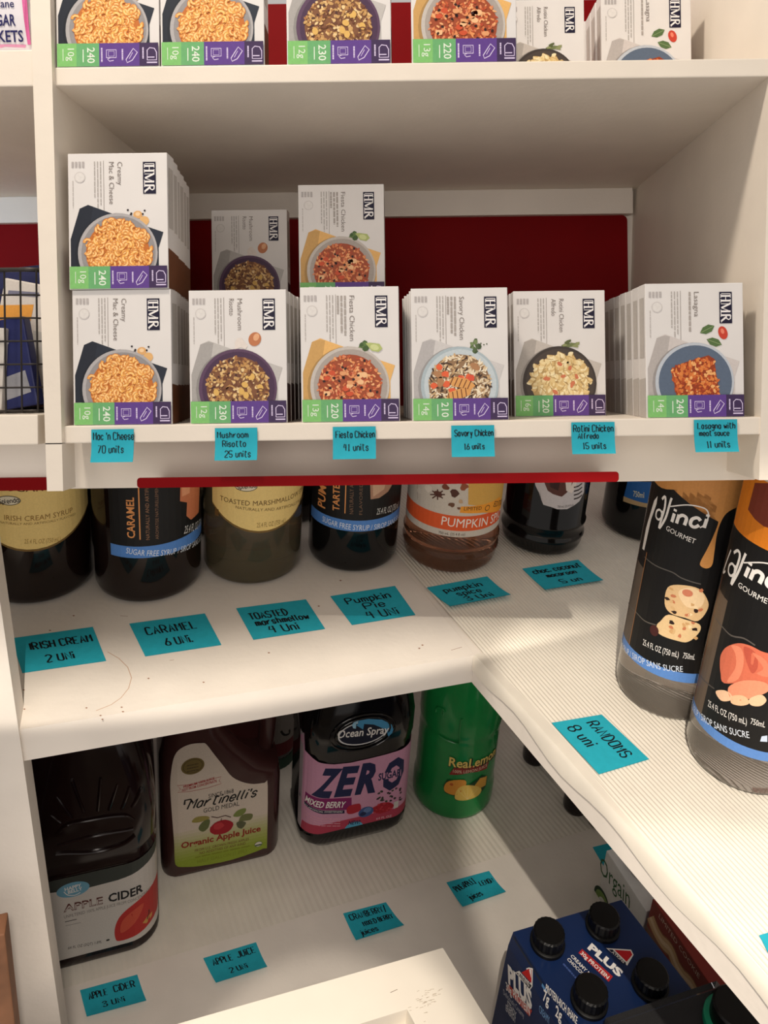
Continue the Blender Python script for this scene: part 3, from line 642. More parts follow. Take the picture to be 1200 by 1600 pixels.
wall('wall_left', (-.52 * S, 1.25 * S, ZC - .3), (-.465 * S, 2.76 * S, -.62 * S), mat('gap_shade', (26, 22, 22), .8))  # near-black colour stands in for the shade of the gap
bm = bmesh.new(); bx(bm, (-.47 * S, 1.19 * S, ZC - .3), (-.30 * S, 1.235 * S, -1.5 * S)); finish(bm, 'gap_shade_board', mat('gap_shade', (26, 22, 22), .8), None, (-.4 * S, 1.2 * S, ZC), M)['kind'] = 'structure'  # board added behind the gap, its shade put into the colour
wood = mat('brown_wood', (118, 80, 56), .55, .25, 30)
bm = bmesh.new(); rp = ray(17, 1545); bx(bm, (-.52 * S, 1.03 * S, ZC - .3), (rp.x / rp.y * 1.03 * S, 1.07 * S, 1.03 * S / ray(2, 1462).y * ray(2, 1462).z))
tag(finish(bm, 'wooden_plank', wood, None, (-.4 * S, 1.05 * S, ZC - .3), M, bev=.002), 'brown wooden plank upright at the lower left edge', 'plank')
# ribbed liners: real ribs running front to back
liner = mat('ribbed_liner', (226, 219, 206), .38, .04, 20, spec=.5)
def ribbed(name, label, corners, zt, pitch, rise, nl, fold=0):
    """corners: near-left, near-right, far-right, far-left"""
    c = [Vector(p) for p in corners]; n = int((c[1] - c[0]).length / pitch); bm = bmesh.new(); rows = []
    for j in range(nl + 1):
        t = j / nl; r = []
        a, b = c[0].lerp(c[3], t), c[1].lerp(c[2], t)
        for i in range(n * 2 + 1):
            p = a.lerp(b, i / (n * 2)); w = .0012 * math.sin(p.x * 19 + p.y * 7) * math.sin(p.y * 15 + 1) + .0012
            r.append(bm.verts.new((p.x, p.y, zt + w * fold + (rise if i % 2 else 0) + .0004)))
        rows.append(r)
    for j in range(nl):
        for i in range(n * 2): bm.faces.new((rows[j][i], rows[j][i + 1], rows[j + 1][i + 1], rows[j + 1][i]))
    return tag(finish(bm, name, liner, None, c[0], M), label, 'shelf liner')
dr = Vector((-.205, .979)); 
nl_ = on(746, 1024, ZA); far = .9 * S
pA = (e0 + de * .885 * S); pB = Vector((e0.x + .003, e0.y)); 
ribbed('shelf_liner', 'ribbed clear shelf liner under the bottles at the right', [(pA.x, pA.y, 0), (pA.x + .95 * S, pA.y, 0), (e0.x - .0 + .95 * S + .1 * S, 2.03 * S, 0), (.552 * S, 2.03 * S, 0)], ZA - .0012, .0054, .0011, 26, 1)
# turned-down lip of the liner along the front edge
bm = bmesh.new(); nrm = Vector((de.y, -de.x, 0)).normalized(); nrm = -nrm if nrm.x > 0 else nrm
L = []
for k in range(25):
    p = e0 + de * (.885 * S * k / 24); w = .0010 * math.sin(k * .7) + .0024 * math.exp(-((k - 7) / 3) ** 2)
    dn = .020 + .006 * math.sin(k * .9 + 1)
    L.append([bm.verts.new(p + nrm * a + Vector((0, 0, z))) for a, z in ((-.016, .0006), (.0, .0010 + w * .4), (.0025 + w * .5, -.004), (.0022 + w, -dn))])
for a, b in zip(L, L[1:]):
    for i in range(3): bm.faces.new((a[i], b[i], b[i + 1], a[i + 1]))
lip = finish(bm, 'shelf_liner', liner, None, e0, M, True); tag(lip, 'liner lip folded over the front edge of the right shelf', 'shelf liner')
m1, m2 = on(85, 1550, ZC), on(925, 1295, ZC); dm = (m2 - m1)
q0, q1 = m1 - dm * .12, m1 + dm * 1.3
ribbed('shelf_liner', 'ribbed grey shelf liner under the juice jugs', [q0, q1, q1 + Vector((-.2 * S, .98 * S, 0)), q0 + Vector((-.15 * S, .99 * S, 0))], ZC, .0135, .0012, 10, .5)
ZB = ZA + .0008; ZCm = ZC + .0012
# marks on the painted shelf
P = Print(); pla = Plane((0, 0, ZA), (1, 0, 0), (0, 1, 0))
br = (150, 104, 80)
P.line(I(pla, Zm(0, 960, .3)((560, 195), (620, 230), (665, 275), (685, 330), (670, 385), (630, 435), (580, 470), (500, 502))), .0009, (196, 160, 132), 1)
for x, y in ((37, 1078), (38, 1108), (135, 1106), (190, 1105), (157, 1118), (192, 1112), (232, 1060), (420, 1020), (78, 985), (115, 962), (532, 907), (498, 947), (660, 1008), (655, 1013), (318, 1066), (160, 1124)):
    P.poly(I(pla, [(x - 2, y), (x, y - 1), (x + 2.4, y), (x, y + 1.2)]), br, 1)
P.line(I(pla, [(705, 1016), (722, 1011)]), .0007, br, 1); P.line(I(pla, [(188, 962), (200, 963)]), .0006, br, 1); P.line(I(pla, [(265, 1032), (272, 1031)]), .0006, br, 1)
o = P.build('shelf_stains', lambda u, v, l: (u, v, ZA + l * .3), sa, (0, 1.5 * S, ZA))

# ---------------------------------------------------------------- syrup bottles
gd = mat('dark_syrup_glass', (24, 13, 10), .07, .1, 30, spec=.6); gb = mat('black_syrup_glass', (12, 11, 12), .08, .1, 30, spec=.6)
gt = mat('amber_syrup_glass', (226, 208, 166), .05, .04, 20, trans=.92, ior=1.33); gs = mat('spice_syrup_glass', (226, 160, 124), .05, .04, 20, trans=.9, ior=1.33)
gg = mat('grey_syrup_glass', (222, 208, 194), .06, .04, 20, trans=.85, ior=1.33)
capm = mat('dark_cap', (30, 26, 26), .4)
def cyl_at(px, pyb, r, z):
    n = on(px, pyb, z); f = Vector((n.x, n.y)).normalized(); return (n.x + f.x * r, n.y + f.y * r)
def bottle(label, px, pyb, r, htop, glass, group, ridges=(), c=None, z=ZA, heel=.016):
    c = c or cyl_at(px, pyb, r, z); base = (c[0], c[1], z)
    t = thing('syrup_bottle', label, 'bottle', base, M, group)
    bm = bmesh.new(); prof = [(r * .80, 0.0002), (r * .90, heel * .12), (r * .965, heel * .45), (r, heel)]
    for zr in ridges: prof += [(r, zr - .006), (r * 1.035, zr - .002), (r * 1.035, zr + .002), (r, zr + .006)]
    h1 = htop - .018; prof += [(r, h1), (r * .97, h1 + .006), (r * .85, h1 + .013), (r * .6, h1 + .018), (r * .33, h1 + .021)]
    lathe(bm, (c[0], c[1], z), prof, 56); finish(bm, 'glass_body', glass, t, base, smooth=True)
    bm = bmesh.new(); lathe(bm, (c[0], c[1], z + h1 + .0195), [(r * .30, 0), (r * .30, .010), (r * .27, .011)], 24); finish(bm, 'cap', capm, t, base, smooth=True)
    return t, Cyl(c, z, r), base
GS = 'syrup bottles on the plain shelf'
Rr = .114 * S
def toplimit(sf, px, py=748): return sf.inv(px, py)[1]
def mk(label, px, pyb, r, glass, group, **k):
    z = k.get('z', ZA); c = k.get('c') or cyl_at(px, pyb, r, z); sf = Cyl(c, z, r); h = sf.inv(px + k.pop('lean', 0), 742)[1]
    return bottle(label, px, pyb, r, h, glass, group, **k)
gold = (238, 208, 134); bn = (96, 66, 30)
# irish cream
t, sf, b0 = mk('dark syrup bottle with gold Irish Cream label at the far left', 66, 947, Rr, gd, GS)
P = Print()
def goldlabel(P, sf, uc, vlow, left, right, top):
    pts = [(left, top)] + [(left + (right - left) * k / 14, vlow + .52 * max(0, abs(left + (right - left) * k / 14 - uc) - .0) ** 2 / .11) for k in range(15)] + [(right, top)]
    P.poly(pts, (120, 92, 46), 1); P.poly([(u, v + .0035 if i not in (0, len(pts) - 1) else v) for i, (u, v) in enumerate(pts)], gold, 2)
ur = sf.inv(138, 800)[0]; ce = sf.inv(58, 861)
goldlabel(P, sf, ce[0], ce[1], ce[0] - (ur - ce[0]), ur, sf.inv(66, 744)[1])
T(P, sf, 'IRISH CREAM SYRUP', (7, 812), (113, 800), 8, (150, 112, 54)); T(P, sf, 'NATURALLY AND ARTIFICIALLY FLAVORED', (0, 817), (118, 804), 3.6, (150, 118, 66))
T(P, sf, '25.4 FL OZ (750 mL)', (38, 849), (94, 845), 7, (176, 140, 74)); T(P, sf, 'SUGAR FREE', (0, 765), (112, 757), 10, bn)
P.ell(sf.inv(14, 782), .0155, .0075, (70, 60, 50), 5); P.ell(sf.inv(14, 782), .0143, .0064, (232, 222, 196), 6); H(P, sf, 'Splenda', (-1, 787), (30, 784), 7, (60, 50, 46), 8, w=.0011, jit=0)
P.build('gold_label', sf.map, t, b0, .01)
# caramel
t, sf, b0 = mk('dark syrup bottle with black Caramel label and blue band', 235, 946, Rr, gd, GS)
def sleeve(P, sf, ul, ur, vb0, vb1, vtop, col=(20, 19, 20), band=(84, 134, 204)):
    P.rect((ul, vb0), (ur, vtop), col, 1); P.rect((ul, vb0), (ur, vb1), band, 2)
v0, v1 = sf.inv(235, 871)[1], sf.inv(235, 853)[1]
P = Print(); sleeve(P, sf, sf.inv(172, 830)[0], sf.inv(172, 830)[0] + .26, v0, v1, sf.inv(235, 744)[1])
T(P, sf, 'SUGAR FREE SYRUP / SIROP SANS SUCRE', (197, 864), (335, 838), 8.5, (226, 232, 240))
og = (222, 150, 90); T(P, sf, 'CARAMEL', (211, 841), (209, 777), 12, og, bold=.02); P.line(I(sf, [(219, 843), (216, 745)]), .0018, og, 5)
T(P, sf, 'NATURALLY AND ARTIFICIALLY FLAVORED', (234, 843), (231, 700), 6, (150, 112, 84)); T(P, sf, 'AROMATISE NATURELLEMENT ET ARTIFICIELLEMENT', (248, 842), (246, 690), 5, (132, 100, 78))
P.poly(I(sf, [(282, 745), (281, 783), (292, 785), (291, 806), (298, 812), (310, 800), (312, 745)]), (206, 124, 86), 5); P.poly(I(sf, [(284, 745), (284, 776), (296, 770), (296, 745)]), (230, 160, 120), 6)
T(P, sf, '25.4 FL OZ (750 mL)', (287, 834), (318, 817), 8, (226, 224, 220))
P.build('black_label', sf.map, t, b0, .01)
# toasted marshmallow
t, sf, b0 = mk('amber syrup bottle with gold Toasted Marshmallow label', 394, 918, Rr, gt, GS)
P = Print(); ce = sf.inv(407, 833); ul = sf.inv(332, 800)[0]
goldlabel(P, sf, ce[0] + .006, ce[1], ul, ce[0] + .105, sf.inv(394, 744)[1])
T(P, sf, 'TOASTED MARSHMALLOW SYRUP', (344, 781), (490, 760), 7.5, (112, 82, 40)); T(P, sf, 'NATURALLY AND ARTIFICIALLY FLAVORED', (368, 794), (480, 774), 4.4, (128, 100, 56))
T(P, sf, '25.4 FL OZ (750 mL)', (401, 824), (446, 816), 7, (150, 120, 62))
P.ell(sf.inv(384, 760), .0175, .0085, (70, 60, 50), 5); P.ell(sf.inv(384, 760), .0163, .0074, (232, 222, 196), 6); H(P, sf, 'Splenda', (370, 764), (400, 761), 7, (60, 50, 46), 8, w=.0011, jit=0)
P.rect(sf.inv(336, 804), sf.inv(342, 796), (110, 80, 40), 5)
P.build('gold_label', sf.map, t, b0, .01)
bm = bmesh.new(); lathe(bm, (b0[0], b0[1], ZA + .004), [(Rr * .80, 0), (Rr * .93, .006), (Rr * .95, .012), (Rr * .95, sf.inv(394, 862)[1] - .004)], 40); finish(bm, 'syrup', mat('brown_syrup', (70, 50, 34), .1, .05, 20, trans=.6), t, b0, smooth=True)
# pumpkin pie
t, sf, b0 = mk('dark syrup bottle with black Pumpkin Pie label and blue band', 548, 898, .110 * S, gb, GS)
v0, v1 = sf.inv(547, 830)[1], sf.inv(547, 813)[1]
P = Print(); sleeve(P, sf, sf.inv(487, 790)[0], sf.inv(487, 790)[0] + .26, v0, v1, sf.inv(547, 744)[1])
T(P, sf, 'SUGAR FREE SYRUP / SIROP SANS SUCRE', (504, 814), (640, 806), 8.5, (226, 232, 240))
T(P, sf, 'PUMPKIN PIE', (508, 795), (513, 690), 11, og, bold=.02); T(P, sf, 'TARTE A LA CITROUILLE', (530, 799), (533, 640), 10, og, bold=.02); P.line(I(sf, [(539, 802), (541, 745)]), .0018, og, 5)
T(P, sf, 'NATURALLY AND ARTIFICIALLY', (552, 803), (553, 700), 6, (128, 98, 76)); T(P, sf, 'FLAVORED SYRUP', (566, 804), (567, 720), 5, (118, 92, 72))
P.poly(I(sf, [(578, 745), (579, 780), (592, 778), (606, 768), (612, 758), (614, 745)]), (176, 134, 110), 5); P.poly(I(sf, [(582, 745), (583, 776), (600, 764), (604, 745)]), (206, 168, 140), 6)
T(P, sf, '25.4 FL OZ (750 mL)', (588, 804), (622, 792), 8, (220, 218, 214))
P.build('black_label', sf.map, t, b0, .01)
# bottles waiting in the second row
for lab, px, d in (('dark syrup bottle behind the Irish Cream and Caramel bottles', 150, .235), ('dark syrup bottle behind the Caramel and Toasted Marshmallow bottles', 318, .235), ('dark syrup bottle behind the Toasted Marshmallow and Pumpkin Pie bottles', 474, .235)):
    c = cyl_at(px, 928 - (px - 150) * .15, Rr, ZA); q = Vector(c); c = tuple(q + Vector((-.02, .98)) * d * S * .80)
    mk(lab, px, 900, Rr * .95, gd, 'syrup bottles in the second row', c=c)
# pumpkin spice
GB = 'syrup bottles on the ribbed liner'
t, sf, b0 = mk('clear amber syrup bottle with orange Pumpkin Spice label', 697, 899, .117 * S, gs, GB, z=ZB, ridges=(.032, .052))
z3 = Zm(600, 750, .275); v = lambda x, y: sf.inv(*z3((x, y))[0])
P = Print(); ul, uR = v(105, 190)[0] - .03, v(660, 190)[0] + .02
vb, vo, vg, vt = v(420, 325)[1], v(420, 290)[1], v(420, 205)[1], sf.inv(697, 744)[1]
P.rect((ul, vb), (uR, vt), (206, 196, 184), 1); P.rect((ul, vo), (uR, vg), (226, 92, 44), 2)
P.poly([v(480, 0), v(690, -20), v(690, 110), v(478, 140)], (216, 168, 84), 3); P.poly([v(430, 185), v(437, 150), v(655, 95), v(680, 130), v(660, 165), v(560, 185)], (240, 158, 50), 4)
T(P, sf, 'LIMITED', *z3((453, 172), (553, 168)), 5.5, (50, 34, 24)); T(P, sf, 'EDITION', *z3((620, 152), (690, 138)), 5, (50, 34, 24)); P.ell(v(587, 158), .0055, .0052, (60, 40, 24), 5); P.ell(v(587, 158), .0042, .0040, (240, 158, 50), 6)
T(P, sf, 'PUMPKIN SPICE', *z3((325, 253), (740, 205)), 13, (246, 236, 226)); T(P, sf, '750 mL (25.4 fl oz)', *z3((310, 303), (460, 315)), 4, (80, 66, 56))
for (x, y, r, cc) in ((305, 80, 22, (96, 58, 46)), (400, 75, 24, (84, 48, 38)), (385, 140, 17, (110, 74, 54)), (436, 120, 14, (196, 164, 130)), (350, 40, 20, (120, 64, 44)), (455, 40, 22, (150, 82, 54)), (425, 160, 9, (120, 80, 56)), (250, 50, 26, (222, 212, 200)), (200, 60, 20, (216, 206, 194))):
    q = v(x, y); k = r * .275 / 1200 * 1.3; P.poly(blob(q, k, k * .9, 9, .3), cc, 6 + x * .001)
for a in range(8): P.line([v(305, 82), v(305 + 42 * math.cos(a * .785), 82 + 30 * math.sin(a * .785))], .0022, (84, 48, 40), 7)
P.line(I(sf, z3((190, 0), (192, 110))), .0008, (150, 130, 120), 4)
P.build('orange_label', sf.map, t, b0, .01)
# chocolate coconut
t, sf, b0 = mk('black syrup bottle with a white chocolate coconut label', 840, 870, .106 * S, gb, GB, z=ZB, ridges=(.030, .056))
v = lambda x, y: sf.inv(*z3((x, y))[0]); P = Print()
P.poly([v(855, 0), v(860, 30), v(880, 70), v(900, 85), v(895, 115), v(905, 140), v(945, 152), v(985, 166), v(1040, 165), v(1085, 140), v(1110, 120), v(1135, 70), v(1140, 0)], (204, 198, 200), 1)
P.poly([v(905, 0), v(930, 60), v(960, 80), v(1010, 95), v(1040, 70), v(1060, 40), v(1080, 0)], (92, 56, 50), 2); P.poly([v(1030, 0), v(1035, 60), v(1065, 75), v(1090, 40), v(1095, 0)], (226, 214, 206), 3); P.poly([v(940, 0), v(945, 40), v(990, 60), v(1000, 10)], (60, 34, 34), 3)
for k in range(4): P.line([v(1078, 108 - k * 22), v(1105, 100 - k * 22), v(1125, 84 - k * 22)], .0028, (48, 36, 40), 4)
T(P, sf, '750 mL (25.4 fl oz)', *z3((985, 158), (1075, 146)), 3.4, (90, 84, 86))
P.build('white_label', sf.map, t, b0, .01)
# dark bottle with blue label
t, sf, b0 = mk('dark bottle with a blue label at the back of the right shelf', 996, 848, .113 * S, gb, GB, z=ZB)
z4 = Zm(900, 750, .25); v = lambda x, y: sf.inv(*z4((x, y))[0]); P = Print()
P.poly([v(325, 0), v(298, 110), v(420, 150), v(560, 160), v(600, 0)], (34, 92, 160), 2); P.poly([v(298, 100), v(295, 132), v(420, 168), v(560, 180), v(560, 150), v(420, 142)], (176, 150, 110), 3)
T(P, sf, '750ml', *z4((358, 102), (425, 112)), 9, (232, 226, 180)); P.build('blue_label', sf.map, t, b0, .01)
# two flavoured syrups at the right
wl = (238, 234, 230)
GV = 'tall flavoured syrup bottles at the right'
t, sf, b0 = mk('tall clear bottle with black label, golden drip and cookie dough picture', 1026, 1125, .093 * S, gg, GV, z=ZB, lean=42)
v = lambda x, y: sf.inv(*z4((x, y))[0]); P = Print()
vb = sf.inv(1018, 1051)[1]; v1_ = sf.inv(1018, 1035)[1]; vt = sf.inv(1070, 741)[1]; ul = -.0985 * S * 1.25
P.rect((ul, vb), (.17, vt), (16, 15, 16), 1); P.rect((ul - .004, vb), (.17, v1_), (92, 138, 206), 2)
P.rect((ul - .002, v1_), (ul + .026, sf.inv(1000, 880)[1]), (92, 80, 70), 2)
P.line([(ul + .026, v1_), (ul + .026, sf.inv(1000, 840)[1])], .0014, (150, 104, 66), 3); P.line([(ul + .0, v1_), (ul + .0, sf.inv(1000, 840)[1])], .0012, (120, 84, 58), 3)
P.poly([v(x, y) for x, y in rnd(((540, -30), (538, 50), (700, 62), (800, 82), (860, 125), (888, 190), (890, 260), (862, 340), (820, 430), (780, 505), (778, 535), (815, 552), (850, 530), (864, 450), (880, 340), (908, 255), (955, 195), (1060, 150), (1110, 145), (1110, -30)), 4)], (206, 144, 80), 4)
P.poly([v(x, y) for x, y in ((512, 100), (505, 150), (470, 250), (428, 440), (416, 430), (440, 300), (490, 130))], wl, 4)
H(P, sf, 'a', *z4((500, 240), (534, 250)), 20, wl, 6, w=.0026, jit=0, slant=.2)
H(P, sf, 'inci', *z4((600, 262), (800, 298)), 21, wl, 6, w=.0040, jit=0, slant=.25, sm=5)
P.line(smooth_line([v(x, y) for x, y in ((540, 120), (560, 105), (555, 180), (520, 300), (560, 240), (590, 140), (600, 112))], 5), .0030, wl, 6)
P.line(smooth_line([v(x, y) for x, y in ((590, 165), (700, 155), (800, 175), (828, 215), (810, 270), (775, 298))], 5), .0015, wl, 6)
T(P, sf, 'GOURMET', *z4((562, 310), (742, 398)), 7.5, wl)
for (pts, cc, L) in (([(575, 670), (660, 655), (770, 680), (825, 760), (815, 820), (760, 880), (680, 860), (590, 830), (555, 770)], (222, 186, 138), 5), ([(530, 880), (580, 840), (680, 870), (770, 900), (770, 950), (700, 1010), (620, 1000), (520, 960), (505, 910)], (226, 194, 146), 6), ([(640, 700), (720, 670), (800, 720), (780, 790), (690, 790)], (236, 206, 164), 7)):
    P.poly(rnd([v(x, y) for x, y in pts]), cc, L)
g = random.Random(5)
for k in range(60):
    x, y = g.uniform(570, 800), g.uniform(680, 1000)
    if (k % 2 and y < 860) or (not k % 2 and y > 880 and x < 760): P.poly(blob(v(x, y), .003, .0022, 7, .4, g.random() * 3), g.choice(((240, 214, 172), (206, 162, 110), (196, 120, 84), (214, 176, 126))), 8 + k * .05)
for x, y in ((570, 740), (615, 825), (750, 815), (600, 890), (745, 930)): P.poly(blob(v(x, y), .0034, .0026, 8, .35), (44, 26, 22), 12)
P.ell(v(490, 940), .006, .0075, (70, 32, 30), 9); P.ell(v(697, 705), .0062, .0048, (206, 126, 96), 12)
T(P, sf, '25.4 FL OZ (750 mL)', *z4((418, 1028), (640, 1108)), 9, wl); T(P, sf, '750mL', *z4((665, 1112), (740, 1122)), 9, wl)
T(P, sf, 'FREE SYRUP / SIROP SANS SUCRE', *z4((268, 1010), (668, 1198)), 8.5, (222, 230, 242))
P.line(smooth_line([v(x, y) for x, y in ((430, 480), (500, 535), (600, 575), (660, 612), (780, 650))], 4), .0016, (86, 82, 78), 3); P.line(smooth_line([v(x, y) for x, y in ((320, 760), (370, 820), (430, 880), (500, 905))], 4), .0016, (96, 90, 84), 3)
P.build('black_label', sf.map, t, b0, .008)
t, sf, b0 = mk('tall clear bottle with orange topped black label and pink frosting picture', 1141, 1237, .093 * S, gg, GV, z=ZB, lean=70)
z6 = Zm(1040, 750, .2188); z5 = Zm(900, 1000, .25); v = lambda x, y: sf.inv(*z6((x, y))[0]); w = lambda x, y: sf.inv(*z5((x, y))[0]); P = Print()
vb = sf.inv(1110, 1149)[1]; v1_ = sf.inv(1110, 1133)[1]; vt = sf.inv(1190, 748)[1]; vor = sf.inv(1180, 850)[1]
P.rect((ul, vb), (.17, vt), (16, 15, 16), 1); P.rect((ul - .004, vb), (.17, v1_), (92, 138, 206), 2); P.rect((ul, vor), (.17, vt), (222, 128, 30), 2)
P.poly([v(590, 210), v(640, 280), v(700, 330), v(760, 350), v(900, 300), v(900, 20), v(640, 20)], (122, 52, 36), 3)
P.rect((ul - .002, v1_), (ul + .030, sf.inv(1130, 930)[1]), (104, 88, 74), 2); P.line([(ul + .004, v1_), (ul + .004, sf.inv(1130, 900)[1])], .0016, (150, 92, 58), 3)
H(P, sf, 'a', *z6((448, 672), (490, 690)), 22, wl, 6, w=.0028, jit=0, slant=.2); P.line(smooth_line([v(x, y) for x, y in ((470, 500), (440, 580), (415, 660), (430, 650))], 4), .0026, wl, 6)
P.line(smooth_line([v(x, y) for x, y in ((490, 520), (520, 505), (530, 560), (470, 745), (520, 660), (560, 560), (575, 525))], 5), .0034, wl, 6)
P.line(smooth_line([v(x, y) for x, y in ((560, 590), (700, 590), (820, 620))], 5), .0015, wl, 6)
H(P, sf, 'inci', *z6((570, 690), (840, 790)), 24, wl, 6, w=.0046, jit=0, slant=.25, sm=5); T(P, sf, 'GOURMET', *z6((518, 760), (760, 900)), 8, wl)
for pts, cc, L in (([(390, 1300), (400, 1240), (440, 1190), (520, 1165), (600, 1180), (680, 1220), (780, 1270), (780, 1460), (600, 1440), (420, 1450), (395, 1380)], (214, 112, 84), 5), ([(470, 1180), (540, 1200), (560, 1300), (520, 1420), (440, 1440), (500, 1340), (500, 1240)], (232, 140, 108), 6), ([(560, 1190), (640, 1230), (660, 1330), (620, 1380), (580, 1300)], (190, 86, 66), 6), ([(620, 1230), (720, 1290), (740, 1400), (650, 1380), (700, 1340)], (226, 130, 100), 7), ([(360, 1510), (420, 1500), (470, 1530), (470, 1570), (400, 1575)], (238, 196, 160), 8), ([(450, 1480), (560, 1430), (700, 1440), (740, 1500), (600, 1560), (480, 1570)], (232, 150, 116), 8), ([(480, 1540), (560, 1540), (600, 1590), (540, 1610), (470, 1590)], (240, 190, 150), 9), ([(600, 1560), (680, 1530), (720, 1570), (680, 1610), (610, 1605)], (240, 196, 158), 10)):
    P.poly(rnd([v(x, y) for x, y in pts]), cc, L)
T(P, sf, '25.4 FL OZ (750 mL)', *z5((826, 412), (1068, 528)), 9, wl); T(P, sf, '750mL', *z5((1090, 522), (1180, 545)), 9, wl)
T(P, sf, 'FREE SYRUP / SIROP SANS SUCRE', *z5((672, 385), (1085, 612)), 8.5, (222, 230, 242)); P.poly([w(1150, 632), w(1160, 600), w(1195, 595), w(1195, 635)], (200, 214, 236), 6)
P.line(smooth_line([v(x, y) for x, y in ((345, 950), (400, 1040), (470, 1110), (560, 1130), (640, 1180))], 4), .0018, (90, 84, 80), 3); P.line(smooth_line([v(x, y) for x, y in ((205, 1350), (260, 1410), (350, 1490))], 4), .0018, (80, 74, 70), 3)
P.build('black_label', sf.map, t, b0, .008)

# ---------------------------------------------------------------- juice jugs
GJ = 'juice containers on the bottom shelf'
# apple cider jug
hx, hy, rc = .190 * S, .18 * S, .085 * S; cx, yf = -.168 * S, 1.765 * S; jb = (cx, yf + hy, ZCm)
t = thing('juice_jug', 'dark plastic jug with grey Apple Cider label beside the left post', 'jug', jb, M, GJ); sf = Jug(cx, yf, ZCm, hx, rc)
za = lambda y, x=150: sf.inv(x, y)[1]
zl0, zl1, zg = za(1487), za(1362), za(1348)
jd = mat('dark_juice_plastic', (30, 17, 16), .12, .1, 20, spec=.6)
bm = bmesh.new(); k = .006
loft(bm, jb, [(0.0003, hx * .86, hy * .86, rc), (.006, hx * .96, hy * .96, rc), (.014, hx, hy, rc), (zl0 - .006, hx, hy, rc), (zl0 - .002, hx - .002, hy - .002, rc), (zl1 + .002, hx - .002, hy - .002, rc), (zl1 + .006, hx, hy, rc), (zg + .0, hx * .97, hy * .97, rc), (zg + .012, hx * 1.0, hy * 1.0, rc), (za(1290), hx, hy, rc), (za(1240), hx * .95, hy * .95, rc * 1.2), (za(1190), hx * .82, hy * .82, rc * 1.3), (za(1150), hx * .62, hy * .62, rc), (za(1120), hx * .42, hy * .42, rc), (za(1105), hx * .3, hy * .3, rc)], 8)
finish(bm, 'jug_body', jd, t, jb, smooth=True)
z7 = Zm(40, 1140, .21667)
for pts in ([(228, 750), (300, 690), (480, 650), (640, 625), (730, 625), (778, 660)], [(230, 840), (330, 810), (480, 770), (640, 740), (775, 720)], [(215, 900), (300, 893), (450, 890), (600, 860), (720, 815), (785, 770)]):
    bm = bmesh.new(); tube(bm, [sf.map(*sf.inv(*p), .001) for p in z7(*smooth_line(pts, 5))], .0032, 8); finish(bm, 'grip_ridge', jd, t, jb, smooth=True)
for a, b in (((420, 600), (330, 400)), ((520, 590), (540, 380)), ((600, 585), (660, 420)), ((690, 580), (760, 440)), ((770, 575), (860, 470)), ((330, 640), (220, 510)), ((250, 680), (160, 620))):
    bm = bmesh.new(); p, q = z7(a, b); u0, v0 = sf.inv(*p); u1, v1 = sf.inv(*q)
    tube(bm, [Vector(sf.map(u0 + (u1 - u0) * s_, v0 + (v1 - v0) * s_, -.002 - .010 * s_ ** 2 * max(0, (v1 - .2) * 3))) for s_ in (0, .33, .66, 1)], .0028, 8); finish(bm, 'shoulder_flute', jd, t, jb, smooth=True)
P = Print(); z8 = Zm(0, 1350, .21667); s8 = lambda x, y: sf.inv(*z8((x, y))[0]); ue = hx * 1.25
P.rect((-ue, zl0), (ue, zl1), (206, 200, 194), 1)
bl = s8(300, 190)[1]; bmid = s8(430, 205)[1]; brt = sf.inv(240, 1355)[1]
P.poly([(-ue, bl + .004), (s8(300, 190)[0], bl), (s8(430, 205)[0], bmid), s8(620, 180), s8(850, 120), s8(1040, 50), (ue, brt), (ue, zl1), (-ue, zl1)], (62, 66, 62), 2)
P.ell(s8(527, 188), .0295, .0185, (112, 166, 192), 4); T(P, sf, 'HAPPY', *z8((468, 200), (588, 166)), 5, wl, 6, bold=.02); T(P, sf, 'BELLY', *z8((492, 220), (595, 190)), 5, wl, 6, bold=.02); P.line(smooth_line([s8(460, 205), s8(490, 228), s8(540, 228), s8(580, 208)], 4), .0016, wl, 6)
T(P, sf, 'APPLE', *z8((458, 352), (742, 290)), 11, (96, 52, 48), bold=.025); T(P, sf, 'APPLE', *z8((466, 347), (736, 289)), 8, (206, 196, 190), 7, bold=-.01); T(P, sf, 'CIDER', *z8((782, 280), (1035, 220)), 12, (26, 24, 28), bold=.03)
T(P, sf, 'UNFILTERED 100% APPLE JUICE FROM CONCENTRATE', *z8((462, 398), (1088, 246)), 4.6, (118, 112, 108)); P.line([s8(468, 422), s8(553, 402)], .0018, (60, 56, 54), 4); P.line([s8(472, 450), s8(582, 426)], .0010, (120, 116, 112), 4)
T(P, sf, '64 FL OZ (2QT) 1.89L', *z8((490, 620), (735, 572)), 4, (50, 46, 44)); P.ell(s8(778, 552), .0035, .0026, (50, 46, 44), 5)
ap = clip([s8(x, y) for x, y in rnd(((832, 540), (828, 470), (860, 390), (930, 320), (1020, 265), (1110, 225), (1150, 215), (1165, 280), (1165, 420), (1080, 480), (960, 530), (860, 560)), 3)], 0, 1, zl0); P.poly(ap, (186, 48, 44), 4)
P.poly([s8(x, y) for x, y in rnd(((870, 500), (880, 420), (950, 350), (1040, 310), (1000, 400), (930, 470)), 3)], (206, 84, 62), 5); P.poly([s8(x, y) for x, y in ((1030, 450), (1060, 425), (1105, 415), (1100, 440), (1060, 465))], (206, 156, 84), 5); P.line([s8(1065, 440), s8(1080, 400), s8(1078, 380)], .0026, (60, 36, 28), 6)
P.build('jug_label', lambda u, v, l: sf.map(u, v, l - .0015), t, jb, .012)
